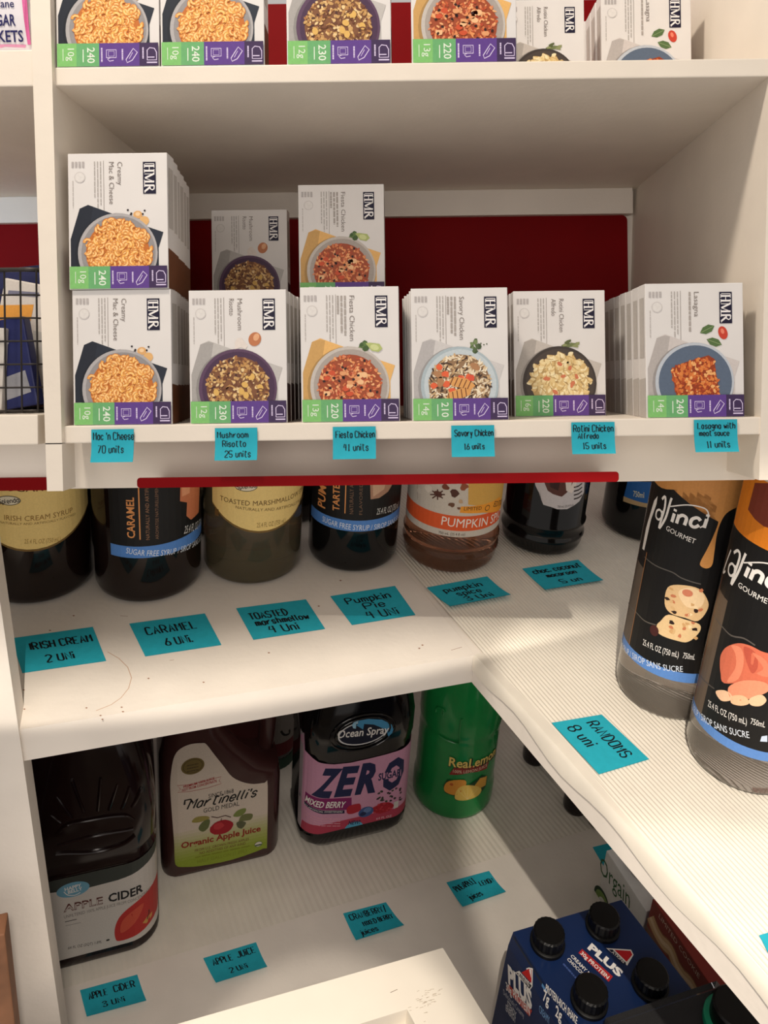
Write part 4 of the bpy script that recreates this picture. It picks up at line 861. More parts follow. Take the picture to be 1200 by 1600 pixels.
# apple juice jug with handle
hx, hy, rc = .192 * S, .15 * S, .055 * S; cx, yf = .226 * S, 1.972 * S; jb = (cx, yf + hy, ZCm)
t = thing('juice_jug', 'brown handled jug with white and green Apple Juice label', 'jug', jb, M, GJ); sf = Jug(cx, yf, ZCm, hx, rc)
za = lambda y, x=340: sf.inv(x, y)[1]
jm = mat('brown_juice_plastic', (62, 36, 34), .22, .06, 20, spec=.5)
bm = bmesh.new(); loops = []
def sec(z, xl, xr, dy0, dy1, r):
    x0, x1, y0, y1 = cx + xl, cx + xr, yf + dy0, yf + 2 * hy - dy1; ccx, ccy = (x0 + x1) / 2, (y0 + y1) / 2
    loops.append([(ccx + x, ccy + y, ZCm + z) for x, y in rrect((x1 - x0) / 2, (y1 - y0) / 2, min(r, (x1 - x0) / 2.01, (y1 - y0) / 2.01), 6)])
zs_ = za(1225)
for z, xl, xr, d0, d1, r in ((.0004, -hx * .93, hx * .93, .008, .008, rc), (.008, -hx * .99, hx * .99, .001, .001, rc), (.018, -hx, hx, 0, 0, rc), (zs_ - .03, -hx, hx, 0, 0, rc), (zs_ + .0, -hx, hx * .97, 0, .004, rc), (zs_ + .018, -hx, hx * .70, 0, .02, rc), (za(1180), -hx * .99, hx * .30, .0, .03, rc), (za(1150), -hx * .90, hx * .05, .002, .04, rc), (za(1120), -hx * .75, -.02 * hx, .012, .05, rc), (za(1090), -hx * .6, -.15 * hx, .03, .06, rc)): sec(z, xl, xr, d0, d1, r)
rings(bm, loops); finish(bm, 'jug_body', jm, t, jb, smooth=True)
bm = bmesh.new(); ym = yf + hy * .75
tube(bm, smooth_line([(cx + hx * .72, ym, ZCm + zs_ - .02), (cx + hx * .80, ym, ZCm + zs_ + .03), (cx + hx * .82, ym, ZCm + za(1160)), (cx + hx * .72, ym, ZCm + za(1115)), (cx + hx * .35, ym, ZCm + za(1090)), (cx - hx * .2, ym, ZCm + za(1092))], 5), .020, 12); finish(bm, 'handle', jm, t, jb, smooth=True)
z9 = Zm(240, 1110, .175); P = Print(); n9 = lambda x, y: sf.inv(*z9((x, y))[0])
lab = [n9(x, y) for x, y in ((205, 1385), (260, 1395), (420, 1385), (700, 1330), (980, 1230), (1010, 1190), (1018, 670), (990, 645), (900, 655), (800, 640), (700, 590), (620, 490), (540, 390), (470, 300), (430, 290), (330, 300), (240, 340), (190, 400), (165, 500), (150, 650), (155, 800), (170, 1000), (185, 1200), (190, 1340))]
lab = rnd(lab, 3); P.poly(lab, (206, 192, 178), 1)
vt0, vt1 = n9(600, 1010)[1], n9(600, 1290)[1]
for k in range(10):
    f_ = (k + 1) / 10; cut = vt0 + (vt1 - vt0) * k / 10; q = clip(lab, 0, -1, -cut)
    if len(q) > 2: P.poly(q, tuple(int(a + (b - a) * f_) for a, b in zip((206, 192, 178), (138, 156, 48))), 2 + k * .5)
P.ell(n9(350, 495), .0245, .0220, (112, 94, 48), 10, n=36); P.line([(n9(350, 495)[0] + .0200 * math.cos(a * .2618), n9(350, 495)[1] + .0178 * math.sin(a * .2618)) for a in range(24)], .0012, (70, 58, 34), 11, True)
for a in (-.012, -.004, .004): P.bars((n9(350, 495)[0] - .012, n9(350, 495)[1] + a), (n9(350, 495)[0] + .012, n9(350, 495)[1] + a), .003, (76, 62, 36), 12)
rd = (164, 40, 44)
P.line([n9(x, y) for x, y in ((210, 668), (240, 700), (215, 730), (330, 720), (480, 690), (605, 650), (585, 625), (605, 588), (480, 620), (330, 660))], .0010, rd, 10, True)
T(P, sf, 'PREMIUM 100% JUICE', *z9((268, 692), (545, 612)), 3.6, rd, 11, bold=.02); T(P, sf, 'NOT FROM CONCENTRATE', *z9((255, 722), (565, 636)), 3.6, rd, 11, bold=.02)
bk = (24, 22, 24); T(P, sf, 'SINCE 1868', *z9((490, 780), (715, 730)), 6, bk, 11)
H(P, sf, 'Martinelli\'s', *z9((300, 880), (905, 765)), 13, bk, 12, w=.0036, jit=0, slant=.35, sm=5); T(P, sf, 'GOLD MEDAL', *z9((445, 912), (765, 845)), 6.5, bk, 11)
P.line([n9(x, y) for x, y in ((275, 840), (280, 800), (330, 790), (350, 820))], .0042, bk, 12)
for q, cc in (([(340, 990), (380, 950), (470, 940), (500, 960), (430, 990), (370, 1000)], (150, 138, 72)), ([(400, 1050), (440, 990), (500, 970), (490, 1040), (440, 1080)], (96, 104, 62)), ([(710, 940), (750, 890), (820, 870), (815, 910), (760, 945)], (120, 132, 70)), ([(760, 990), (790, 930), (880, 920), (870, 970), (800, 985)], (108, 112, 70)), ([(740, 1000), (780, 985), (825, 1000), (790, 1050), (750, 1040)], (90, 92, 66))): P.poly(rnd([n9(*p) for p in q]), cc, 10)
P.line([n9(x, y) for x, y in ((515, 945), (570, 955), (640, 935), (690, 950))], .0024, (70, 36, 30), 11); P.poly(blob(n9(607, 1040), .0260, .0205, 20, .03), (158, 24, 38), 12); P.poly(blob(n9(580, 1030), .012, .010, 12, .1), (184, 52, 58), 13); P.line([n9(600, 980), n9(608, 960)], .0018, (60, 30, 26), 14)
T(P, sf, 'Organic Apple Juice', *z9((245, 1230), (955, 1072)), 8.5, (142, 38, 28), 14, bold=.03); T(P, sf, 'FROM U.S. GROWN FRESH APPLES', *z9((368, 1260), (850, 1155)), 3.6, (110, 60, 36), 14); T(P, sf, 'NO ADDITIVES OF ANY KIND', *z9((410, 1282), (820, 1192)), 3.6, (110, 60, 36), 14)
P.bars(n9(370, 1310), n9(860, 1205), .0036, (126, 134, 40), 14); T(P, sf, 'HALF GALLON (1.89L)', *z9((390, 1362), (830, 1262)), 5, (124, 134, 38), 14)
P.ell(n9(935, 1190), .0092, .0078, (60, 84, 62), 14); P.ell(n9(935, 1190), .0082, .0068, (214, 208, 196), 15); P.rect((n9(935, 1190)[0] - .0075, n9(935, 1190)[1] - .0045), (n9(935, 1190)[0] + .0075, n9(935, 1190)[1] - .0005), (60, 84, 62), 16)
P.build('jug_label', lambda u, v, l: sf.map(u, v, l + .0004), t, jb, .012)
# berry drink
hx, hy, rc = .197 * S, .135 * S, .075 * S; cx, yf = .680 * S, 1.945 * S; jb = (cx, yf + hy, ZCm)
t = thing('juice_bottle', 'black berry drink bottle with pink Zero Sugar label', 'bottle', jb, M, GJ); sf = Jug(cx, yf, ZCm, hx, rc)
zz = Zm(430, 1050, .30833); n = lambda x, y: sf.inv(*zz((x, y))[0]); jk = mat('black_juice_plastic', (13, 11, 13), .09, .1, 20, spec=.7)
zl0, zl1 = n(330, 800)[1], n(330, 445)[1]
bm = bmesh.new()
loft(bm, jb, [(.0003, hx * .80, hy * .78, rc), (.005, hx * .90, hy * .88, rc), (.026, hx * .99, hy * .99, rc), (zl0 - .008, hx, hy, rc), (zl0 - .004, hx - .002, hy - .002, rc), (zl1 + .016, hx - .002, hy - .002, rc), (zl1 + .022, hx, hy, rc), (n(330, 300)[1], hx, hy, rc), (n(330, 180)[1], hx * .93, hy * .93, rc * 1.1), (n(330, 60)[1], hx * .72, hy * .75, rc), (n(330, -40)[1], hx * .45, hy * .5, rc), (n(330, -80)[1], hx * .3, hy * .35, rc)], 4)
finish(bm, 'bottle_body', jk, t, jb, smooth=True)
for s_ in (0, 1):
    bm = bmesh.new(); o = n(445, 305); tube(bm, [sf.map(o[0] + (.066 + .012 * s_) * math.cos(a * .2618), o[1] + (.040 + .010 * s_) * math.sin(a * .2618), .0008) for a in range(24)], .0022, 8, True); finish(bm, 'moulded_ring', jk, t, jb, smooth=True)
P = Print(); ue = hx + .01
pk = [(-ue, zl0), (ue * 1.05, zl0), (ue * 1.05, n(690, 375)[1]), n(560, 420), n(480, 440), n(380, 462), n(300, 470), n(220, 465), n(165, 440), (n(135, 415)[0], n(135, 415)[1] + .004), (-ue, n(110, 370)[1])]
P.poly(pk, (206, 150, 178), 1)
P.rect((-ue, zl0), (n(128, 700)[0], n(100, 380)[1]), (176, 166, 170), 2)
P.poly(clip(pk, 0, -1, -n(380, 745)[1]), (178, 60, 84), 2); P.poly([n(130, 640), n(388, 638), n(388, 700), n(250, 702), n(130, 686)], (132, 30, 96), 3); T(P, sf, 'MIXED BERRY', *zz((160, 690), (350, 688)), 9, wl, 6, bold=.02)
P.poly([n(130, 686), n(250, 704), n(352, 702), n(352, 718), n(240, 722), n(130, 700)], (34, 30, 66), 4); T(P, sf, 'NO ARTIFICIAL SWEETENERS', *zz((155, 712), (340, 714)), 2.6, wl, 6)
nvy = (30, 36, 76)
for ch, a, b, h in (('Z', (190, 632), (285, 632), 40), ('E', (300, 628), (385, 620), 40), ('R', (405, 616), (510, 602), 41), ('O', (530, 598), (638, 582), 42)): T(P, sf, ch, *zz(a, b), h, nvy, 5, bold=.05, slant=.06)
P.poly([n(515, 552), n(640, 530), n(640, 498), n(515, 520)], (206, 150, 178), 6); T(P, sf, 'SUGAR', *zz((522, 552), (638, 526)), 10, nvy, 7, bold=.03)
g = random.Random(9)
for k in range(26): P.poly(blob(n(g.uniform(520, 650), g.uniform(590, 660)), .0036, .0034, 7, .3), g.choice(((40, 30, 38), (70, 58, 62), (54, 70, 50))), 6 + k * .05)
P.poly(blob(n(400, 695), .0190, .0150, 14, .1), (176, 36, 52), 8); P.poly(blob(n(545, 690), .0270, .0170, 14, .1), (170, 30, 46), 8)
for k in range(20): P.ell(n(g.uniform(500, 590), g.uniform(665, 715)), .0030, .0026, g.choice(((196, 60, 70), (150, 24, 40))), 9, n=8)
P.ell(n(460, 710), .0190, .0155, (60, 86, 140), 10); P.ell(n(468, 700), .0100, .0080, (98, 124, 172), 11); P.ell(n(445, 720), .0080, .0060, (34, 44, 84), 11)
P.poly(clip([(n(397, 800)[0] + .023 * math.cos(a * .2618), n(397, 790)[1] + .0180 * math.sin(a * .2618)) for a in range(24)], 0, 1, zl0), (84, 170, 206), 12); T(P, sf, 'NEW!', *zz((370, 775), (428, 770)), 5.5, nvy, 13, bold=.03)
for y in (740, 752, 764, 776): P.bars(n(150, y), n(330, y + 6), .0020, (220, 160, 176), 6)
T(P, sf, '64 FL OZ', *zz((512, 750), (590, 735)), 3, (230, 200, 210), 6); P.rect(n(600, 695), n(628, 655), (210, 206, 200), 12)
o = n(445, 307); rt = -.03
P.ell(o, .060, .0335, (222, 222, 224), 5, rot=rt); P.ell(o, .0565, .0305, (20, 24, 44), 6, rot=rt)
P.poly([n(412, 270), n(425, 245), n(470, 236), n(540, 240), n(590, 265), n(602, 300), n(575, 330), n(560, 290), n(500, 265), n(450, 262), n(445, 290)], (72, 146, 190), 7); P.poly([n(388, 268), n(400, 250), n(425, 244), n(410, 262), n(408, 286), n(395, 284)], (150, 196, 220), 8)
T(P, sf, 'Ocean Spray', *zz((312, 335), (572, 308)), 11.5, wl, 9, bold=.015)
P.build('bottle_label', lambda u, v, l: sf.map(u, v, l - .0012 if v < zl1 + .02 else l + .0004), t, jb, .010)
# lemon juice
gr_ = mat('green_juice_plastic', (36, 150, 76), .15, .08, 16, spec=.6, trans=.25, ior=1.4)
r = .152 * S; c = cyl_at(700, 1283, r, ZCm); jb = (c[0], c[1], ZCm); sf = Cyl(c, ZCm, r)
t = thing('juice_bottle', 'round green lemon juice bottle at the right of the juices', 'bottle', jb, M, GJ); zh = lambda y: sf.inv(710, y)[1]
bm = bmesh.new(); prof = [(r * .84, .0003), (r * .93, .003), (r * .99, .010), (r, .02), (r, zh(1255)), (r * .975, zh(1248))]
for y in (1240, 1222, 1204, 1186, 1168): prof += [(r * .965, zh(y)), (r * .975, zh(y - 8))]
prof += [(r * .985, zh(1158)), (r * 1.0, zh(1150)), (r * 1.0, zh(1125)), (r * .96, zh(1095)), (r * .86, zh(1065)), (r * .66, zh(1035)), (r * .42, zh(1010)), (r * .26, zh(995))]
lathe(bm, jb, prof, 56); finish(bm, 'bottle_body', gr_, t, jb, smooth=True)
bm = bmesh.new(); q = [sf.map(*sf.inv(*p), .001) for p in zz(*smooth_line([(815, 200), (822, 180), (855, 190), (852, 215)], 4))]; tube(bm, q, .0025, 8); q = [sf.map(*sf.inv(*p), .001) for p in zz(*smooth_line([(830, 320), (870, 345), (930, 360), (935, 300), (945, 235)], 4))]
finish(bm, 'moulded_swirl', gr_, t, jb, smooth=True); bm = bmesh.new(); tube(bm, q, .0025, 8); finish(bm, 'moulded_swirl', gr_, t, jb, smooth=True)
P = Print(); yl = (226, 190, 70)
T(P, sf, 'ReaLemon', *zz((876, 478), (1120, 415)), 13.5, (20, 46, 28), 4, bold=.05); T(P, sf, 'ReaLemon', *zz((878, 476), (1116, 416)), 13, (232, 204, 112), 6, bold=.02)
P.poly(I(sf, zz((880, 522), (905, 488), (1000, 478), (1085, 455), (1075, 490), (990, 512))), (138, 44, 40), 5); T(P, sf, '100% LEMON JUICE', *zz((900, 512), (1075, 478)), 4.5, (236, 210, 180), 7)
P.poly(I(sf, zz((850, 580), (870, 548), (960, 545), (975, 580), (1050, 525), (1078, 530), (1070, 580), (1030, 630), (970, 656), (915, 655), (905, 630), (860, 615))), (22, 66, 34), 3)
P.poly(I(sf, zz(*rnd(((855, 585), (880, 555), (960, 550), (965, 580), (920, 625), (865, 612)), 3))), (220, 150, 60), 5); P.poly(I(sf, zz(*rnd(((930, 590), (980, 575), (1045, 590), (1030, 628), (970, 652), (920, 650), (910, 630)), 3))), (232, 196, 96), 6); P.poly(I(sf, zz((1010, 580), (1040, 540), (1075, 528), (1068, 575), (1040, 590))), (216, 160, 66), 5); P.ell(sf.inv(*zz((893, 572))[0]), .0045, .0040, (190, 90, 40), 7)
for k in range(5): P.line([sf.inv(*zz((975, 648))[0]), sf.inv(*zz((925 + k * 26, 600 - (k % 3) * 8))[0])], .0007, (246, 226, 160), 8)
P.build('printed_label', lambda u, v, l: sf.map(u, v, l - .0018 if v < zh(1160) else l), t, jb, .01)
# bottle behind, and dark bottles under the right shelf
c = (.470 * S, 2.42 * S); r = .085 * S; jb = (c[0], c[1], ZCm); sf = Cyl(c, ZCm, r)
t = thing('juice_bottle', 'dark bottle with white label seen between the brown jug and berry drink', 'bottle', jb, M, GJ)
bm = bmesh.new(); lathe(bm, jb, [(r * .9, .0003), (r, .012), (r, .50), (r * .8, .56), (r * .35, .62), (r * .35, .66)], 32); finish(bm, 'bottle_body', jk, t, jb, smooth=True)
P = Print(); y_ = lambda y: sf.inv(450, y)[1]; P.rect((-r * 1.4, y_(1175)), (r * 1.4, y_(1100)), (150, 142, 136), 1); P.rect((-r * 1.4, y_(1175)), (r * 1.4, y_(1156)), (110, 30, 36), 2); P.rect((-r * 1.4, y_(1205)), (r * 1.4, y_(1180)), (40, 70, 56), 2)
P.line(smooth_line([sf.inv(x, y) for x, y in ((439, 1142), (444, 1148), (452, 1146), (452, 1140))], 4), .006, (26, 20, 22), 3); P.build('bottle_label', sf.map, t, jb, .01)
dkb = mat('dark_bottle_plastic', (34, 26, 26), .2, .1, 20)
for lab, px, py in (('dark bottle in the shade farthest back under the right shelf', 830, 1199), ('dark bottle in the shade, second from the back under the right shelf', 868, 1221), ('dark bottle in the shade, third from the back under the right shelf', 894, 1277), ('dark bottle in the shade nearest the white carton under the right shelf', 932, 1300)):
    r = .048 * S; c = cyl_at(px + 2, py, r, ZCm); jb = (c[0], c[1], ZCm)
    t = thing('juice_bottle', lab, 'bottle', jb, M, 'dark bottles under the right shelf'); bm = bmesh.new(); lathe(bm, jb, [(r * .86, .0003), (r * .96, .005), (r, .014), (r, .46), (r * .8, .52), (r * .4, .57)], 32); finish(bm, 'bottle_body', dkb, t, jb, smooth=True)
    bm = bmesh.new(); lathe(bm, (c[0], c[1], ZCm + .5705), [(r * .44, 0), (r * .44, .03), (r * .4, .033)], 24); finish(bm, 'cap', black, t, jb, smooth=True)

# ---------------------------------------------------------------- cartons and drink packs at the lower right
sx = 1.400 * S                                          # plane of the carton fronts, seen from the left
pl = Plane((sx, 0, ZC), (0, -1, 0), (0, 0, 1)); zq = Zm(900, 1260, .25); n = lambda x, y: pl.inv(*zq((x, y))[0])
tl = n(190, 275); A = n(120, 500)
y0 = -tl[0]; hh = tl[1]; wd = .215 * S
jb = (sx + .1, y0 - wd / 2, ZC)
t = thing('drink_carton', 'white drink carton with green lettering behind the blue four pack', 'carton', jb, M)
bm = bmesh.new(); bx(bm, (sx, y0 - wd, ZC + .0004), (sx + .16 * S, y0, ZC + hh)); finish(bm, 'carton', mat('white_drink_carton', (222, 222, 220), .4, .03), t, jb, bev=.002)
bm = bmesh.new(); lathe(bm, (sx + .055, y0 - wd * .45, ZC + hh), [(.034, 0), (.034, .020), (.030, .024)], 32); finish(bm, 'screw_cap', mat('pale_cap', (196, 194, 192), .35, .03), t, jb, smooth=True)
P = Print(); T(P, pl, 'Orgain', *zq((150, 410), (335, 640)), 15, (40, 92, 48), 4)
o = n(160, 585); P.ell(o, .030, .028, (30, 60, 36), 2); P.ell((o[0] + .002, o[1] - .004), .026, .025, (120, 152, 76), 3); P.ell((o[0] + .006, o[1] - .006), .016, .015, (214, 216, 206), 4)
P.rect((-y0 + .001, .0), (-y0 + wd - .001, n(100, 600)[1] - .0), (60, 110, 170), 1) if False else None
P.build('carton_print', pl.map, t, jb)
redb = mat('red_snack_carton', (132, 44, 36), .5, .06, 20)
y1 = y0 - wd - .006; L1 = .27 * S
for i, lab in enumerate(('red snack box with wavy cream picture beside the white drink carton', 'red snack box with wavy cream picture nearest the viewer under the shelf')):
    ya, yb_ = y1 - i * (L1 + .004), y1 - i * (L1 + .004) - L1; top = n(420, 560)[1] + .02
    jb = (sx + .06, (ya + yb_) / 2, ZC); t = thing('snack_box', lab, 'box', jb, M, 'red snack boxes under the right shelf')
    bm = bmesh.new(); bx(bm, (sx + .002, yb_, ZC + .0004), (sx + .16 * S, ya, ZC + top)); finish(bm, 'carton', redb, t, jb, bev=.002)
    P = Print(); f0 = lambda s, v: (-ya + s * L1, v * top)
    wv = smooth_line([f0(.03 + k * .118, .72 + .035 * math.cos(k * 2.1) - .01 * k) for k in range(9)], 5); P.line(wv, .036, (150, 96, 62), 2); P.line(wv, .029, (206, 168, 124), 3); P.line(wv, .010, (228, 200, 160), 4)
    P.poly([f0(.0, .60), f0(.0, .15), f0(1, .08), f0(1, .42), f0(.7, .50), f0(.4, .55)], (120, 84, 66), 1)
    P.text('LIMITED COOKIE', f0(.14, .90), f0(.80, .885), .011, (214, 180, 160), 5); P.build('carton_print', lambda u, v, l: pl.map(u, v, l - .002), t, jb)
# blue four pack
zt = -1.86 * S; tp = Plane((0, 0, zt), (1, 0, 0), (0, 1, 0))
TL, TR = on(802, 1456, zt), on(971, 1406, zt); ux = (TR - TL).normalized(); uy = Vector((.13, -.99, 0)).normalized(); wpx = (TR - TL).length; dpt = .42 * S
B1 = TL + uy * dpt; B2 = TR + uy * dpt
jb = ((TL + B2) / 2); jb = Vector((jb.x, jb.y, ZC))
t = thing('drink_four_pack', 'dark blue carton four pack of bottles with black caps', 'drink pack', jb, M)
bl_ = mat('dark_blue_carton', (22, 42, 84), .3, .1, 8, spec=.5); bl2 = mat('navy_carton_side', (38, 44, 66), .3, .08, 10)
bm = bmesh.new(); ex = .02
rings(bm, [[tuple(p + Vector((0, 0, z - p.z)) + o_) for p, o_ in zip((TL, TR, B2, B1), ofs)] for z, ofs in ((ZC + .0005, (-ux * ex, ux * ex, ux * ex, -ux * ex)), (zt - .03, (-ux * .006, ux * .006, ux * .006, -ux * .006)), (zt, (Vector(),) * 4))])
body = finish(bm, 'carton', bl_, t, jb, bev=.003)
zp = Zm(760, 1380, .2); n = lambda x, y: tp.inv(*zp((x, y))[0])
for k, (x, y) in enumerate(((475, 470), (905, 345), (800, 925), (1275, 800))):   # cap bases in the photo's crop
    q = n(x, y); cc = (q[0], q[1], zt)
    bm = bmesh.new(); lathe(bm, (cc[0], cc[1], zt + .0006), [(.030, 0), (.030, .006), (.027, .008)], 36); nk = finish(bm, 'bottle_collar', mat('collar_black', (8, 8, 9), .5), t, jb, smooth=True)
    bm = bmesh.new(); m_ = 44; L = []
    for r_, z_ in ((.0262, .0075), (.0262, .0275), (.0240, .0300), (.010, .0306)):
        L.append([(cc[0] + (r_ + (.0008 if i % 2 and z_ < .029 else 0)) * math.cos(6.28319 * i / m_), cc[1] + (r_ + (.0008 if i % 2 and z_ < .029 else 0)) * math.sin(6.28319 * i / m_), zt + z_) for i in range(m_)])
    rings(bm, L); finish(bm, 'cap', black, t, jb)
P = Print(); rdd = (178, 40, 42)
T(P, tp, 'PLUS', *zp((788, 508), (1040, 738)), 10.5, wl, 4, bold=.05); P.poly(I(tp, zp((718, 545), (748, 515), (988, 730), (955, 772))), rdd, 2); T(P, tp, '30g PROTEIN', *zp((732, 552), (945, 752)), 5.5, wl, 4, bold=.02)
T(P, tp, 'CREAMY MILK', *zp((655, 572), (850, 775)), 4.8, wl, 4, bold=.02); T(P, tp, 'CHOCOLATE', *zp((628, 598), (800, 775)), 4.8, wl, 4, bold=.02); P.bars(tp.inv(*zp((600, 630))[0]), tp.inv(*zp((720, 765))[0]), .003, (70, 92, 150), 4)
P.poly(I(tp, zp((935, 508), (1130, 520), (1150, 560), (1100, 645))), wl, 2); P.poly(I(tp, zp((1000, 522), (1125, 530), (1140, 560), (1095, 615))), (196, 30, 36), 3); P.poly(I(tp, zp((955, 518), (985, 520), (1088, 620), (1090, 636), (1060, 632))), (24, 30, 52), 4); T(P, tp, 'ATKINS', *zp((975, 542), (1072, 628)), 3.6, wl, 6, bold=.02)
P.build('top_print', lambda u, v, l: (u, v, zt + l), t, jb)
# its left side panel
sd = Plane(tuple(TL), tuple(uy), tuple(Vector((0, 0, 1)) + ux * .03)); P = Print(); sm_ = lambda u, v, l: sd.o + sd.u * u + Vector((0, 0, v)) - ux * (.0065 + l) + ux * ((v + .03) / .3 * .014 if v < -.03 else (v + .03) / .03 * .006)
zb_ = ZC - zt
P.rect((.004, zb_ + .01), (dpt * .30, -.004), (44, 48, 62), 1)
P.poly([(dpt * .30, -.004), (dpt - .004, -.004), (dpt - .004, zb_ + .01), (dpt * .30, zb_ + .01)], (28, 46, 88), 1); P.poly([(dpt * .30, -.005), (dpt * .345, -.005), (dpt * .345, -.14), (dpt * .98, -.14), (dpt * .98, -.155), (dpt * .30, -.155)], (96, 150, 206), 2)
ii = lambda x, y: sd.inv(*zp((x, y))[0])
T(P, sd, 'PLUS', *zp((200, 765), (385, 985)), 13, wl, 4, bold=.05); P.poly(I(sd, zp((185, 815), (205, 785), (385, 990), (365, 1035))), (190, 70, 60), 3); T(P, sd, '30g PROTEIN', *zp((185, 825), (370, 1028)), 6, wl, 5, bold=.02)
P.poly(I(sd, zp((250, 690), (345, 655), (370, 665), (385, 800), (365, 830))), wl, 2); P.poly(I(sd, zp((300, 690), (345, 665), (365, 672), (375, 775))), (190, 36, 36), 3); P.poly(I(sd, zp((258, 690), (290, 700), (378, 795), (362, 820))), (30, 30, 40), 4); T(P, sd, 'ATKINS', *zp((275, 712), (362, 806)), 4, wl, 6, bold=.02)
T(P, sd, 'Deliciously Creamy', *zp((165, 860), (325, 1050)), 4, (190, 192, 200), 4); T(P, sd, 'STEADY', *zp((195, 950), (265, 1050)), 4.5, (206, 208, 214), 4, bold=.02); T(P, sd, 'ENERGY', *zp((185, 985), (262, 1090)), 4.5, (206, 208, 214), 4, bold=.02)
T(P, sd, 'PROTEIN-RICH SHAKE', *zp((470, 838), (700, 1110)), 5.5, wl, 4, bold=.02); T(P, sd, '7g', *zp((462, 905), (505, 955)), 8, wl, 4, bold=.02); T(P, sd, '2g', *zp((555, 1030), (600, 1080)), 8, wl, 4, bold=.02); T(P, sd, 'CREAMY', *zp((440, 1000), (520, 1100)), 6, (130, 176, 226), 4)
P.build('side_print', sm_, t, jb)
# wrapped dark pack with a green-collared black cap
zt2 = -1.80 * S; c1, c2 = on(948, 1592, zt2), on(1120, 1534, zt2); d2 = Vector((.13, -.99, 0)); w2 = (c2 - c1).length
q = [c1, c2, c2 + d2 * .3, c1 + d2 * .3]; jb = (q[0] + q[2]) / 2; jb = Vector((jb.x, jb.y, ZC))
t = thing('wrapped_drink_pack', 'dark film-wrapped drink pack at the lower right corner', 'drink pack', jb, M)
bm = bmesh.new(); prism(bm, [tuple(p)[:2] for p in q], ZC + .0005, zt2 - .02); finish(bm, 'carton', mat('dark_pack', (34, 30, 40), .25, .1, 20), t, jb, bev=.003)
bm = bmesh.new(); o_ = (q[0] + q[2]) / 2; prism(bm, [tuple(o_ + (p - o_) * 1.01)[:2] for p in q], zt2 - .019, zt2); finish(bm, 'film_wrap', mat('clear_film', (206, 206, 210), .08, 0, trans=.96, ior=1.1), t, jb, bev=.006)
cc = on(1142, 1603, zt2); bm = bmesh.new(); lathe(bm, (cc.x, cc.y, zt2 + .0005), [(.042, 0), (.042, .010), (.038, .013)], 36); finish(bm, 'collar', mat('green_collar', (20, 130, 96), .3), t, jb, smooth=True)
bm = bmesh.new(); lathe(bm, (cc.x, cc.y, zt2 + .0135), [(.034, 0), (.034, .026), (.031, .029)], 36); finish(bm, 'cap', black, t, jb, smooth=True)
# white crate rim at the bottom
zk = -1.62 * S; c0 = on(692, 1481, zk); dx = (on(500, 1536, zk) - c0).normalized(); dy = (on(765, 1600, zk) - c0).normalized(); ic = on(636, 1577, zk) - c0
det = dx.x * dy.y - dx.y * dy.x; a_ = (ic.x * dy.y - ic.y * dy.x) / det; b_ = (dx.x * ic.y - dx.y * ic.x) / det
Wc, Dc = .95 * S, .42 * S
def cp(a, b): p = c0 + dx * a + dy * b; return (p.x, p.y)
jb = Vector((*cp(Wc / 2, Dc / 2), ZC))
t = thing('storage_crate', 'white crate with a thick rim and sunken opening at the bottom', 'crate', jb, M)
crm = mat('crate_paint', (232, 224, 210), .5, .03, 12)
bm = bmesh.new(); out_ = [cp(0, 0), cp(Wc, 0), cp(Wc, Dc), cp(0, Dc)]; inn = [cp(a_, b_), cp(Wc - a_, b_), cp(Wc - a_, Dc - b_), cp(a_, Dc - b_)]
def vs_(pts, z): return [bm.verts.new((x, y, z)) for x, y in pts]
ob, ot, it_, ib = vs_(out_, ZC + .0005), vs_(out_, zk), vs_(inn, zk), vs_(inn, zk - .03)
for A_, B_ in ((ob, ot), (ot, it_), (it_, ib)):
    for i in range(4): bm.faces.new((A_[i], A_[(i + 1) % 4], B_[(i + 1) % 4], B_[i]))
bm.faces.new(ib); bm.faces.new(ob[::-1]); finish(bm, 'crate_body', crm, t, jb, bev=.006)
P = Print(); g = random.Random(4); kp = Plane((0, 0, zk), (1, 0, 0), (0, 1, 0))
for k in range(40):
    x, y = g.gauss(662, 12), g.gauss(1562, 10); P.line(I(kp, [(x, y), (x + g.uniform(2, 7), y - g.uniform(.5, 2))]), .0005, (176, 160, 140), 1)
P.line(I(kp, [(610, 1551), (621, 1546)]), .0007, (120, 100, 84), 1); P.build('scuff_marks', lambda u, v, l: (u, v, zk + l * .4), t, jb)
bm = bmesh.new(); prism(bm, [cp(a_ + .012, b_ + .012), cp(Wc - a_ - .012, b_ + .012), cp(Wc - a_ - .012, Dc - b_ - .012), cp(a_ + .012, Dc - b_ - .012)], zk - .0299, zk - .022); finish(bm, 'dark_floor', mat('dark_floor', (70, 56, 48), .6), t, jb, bev=.002)  # darker slab covering the floor of the opening

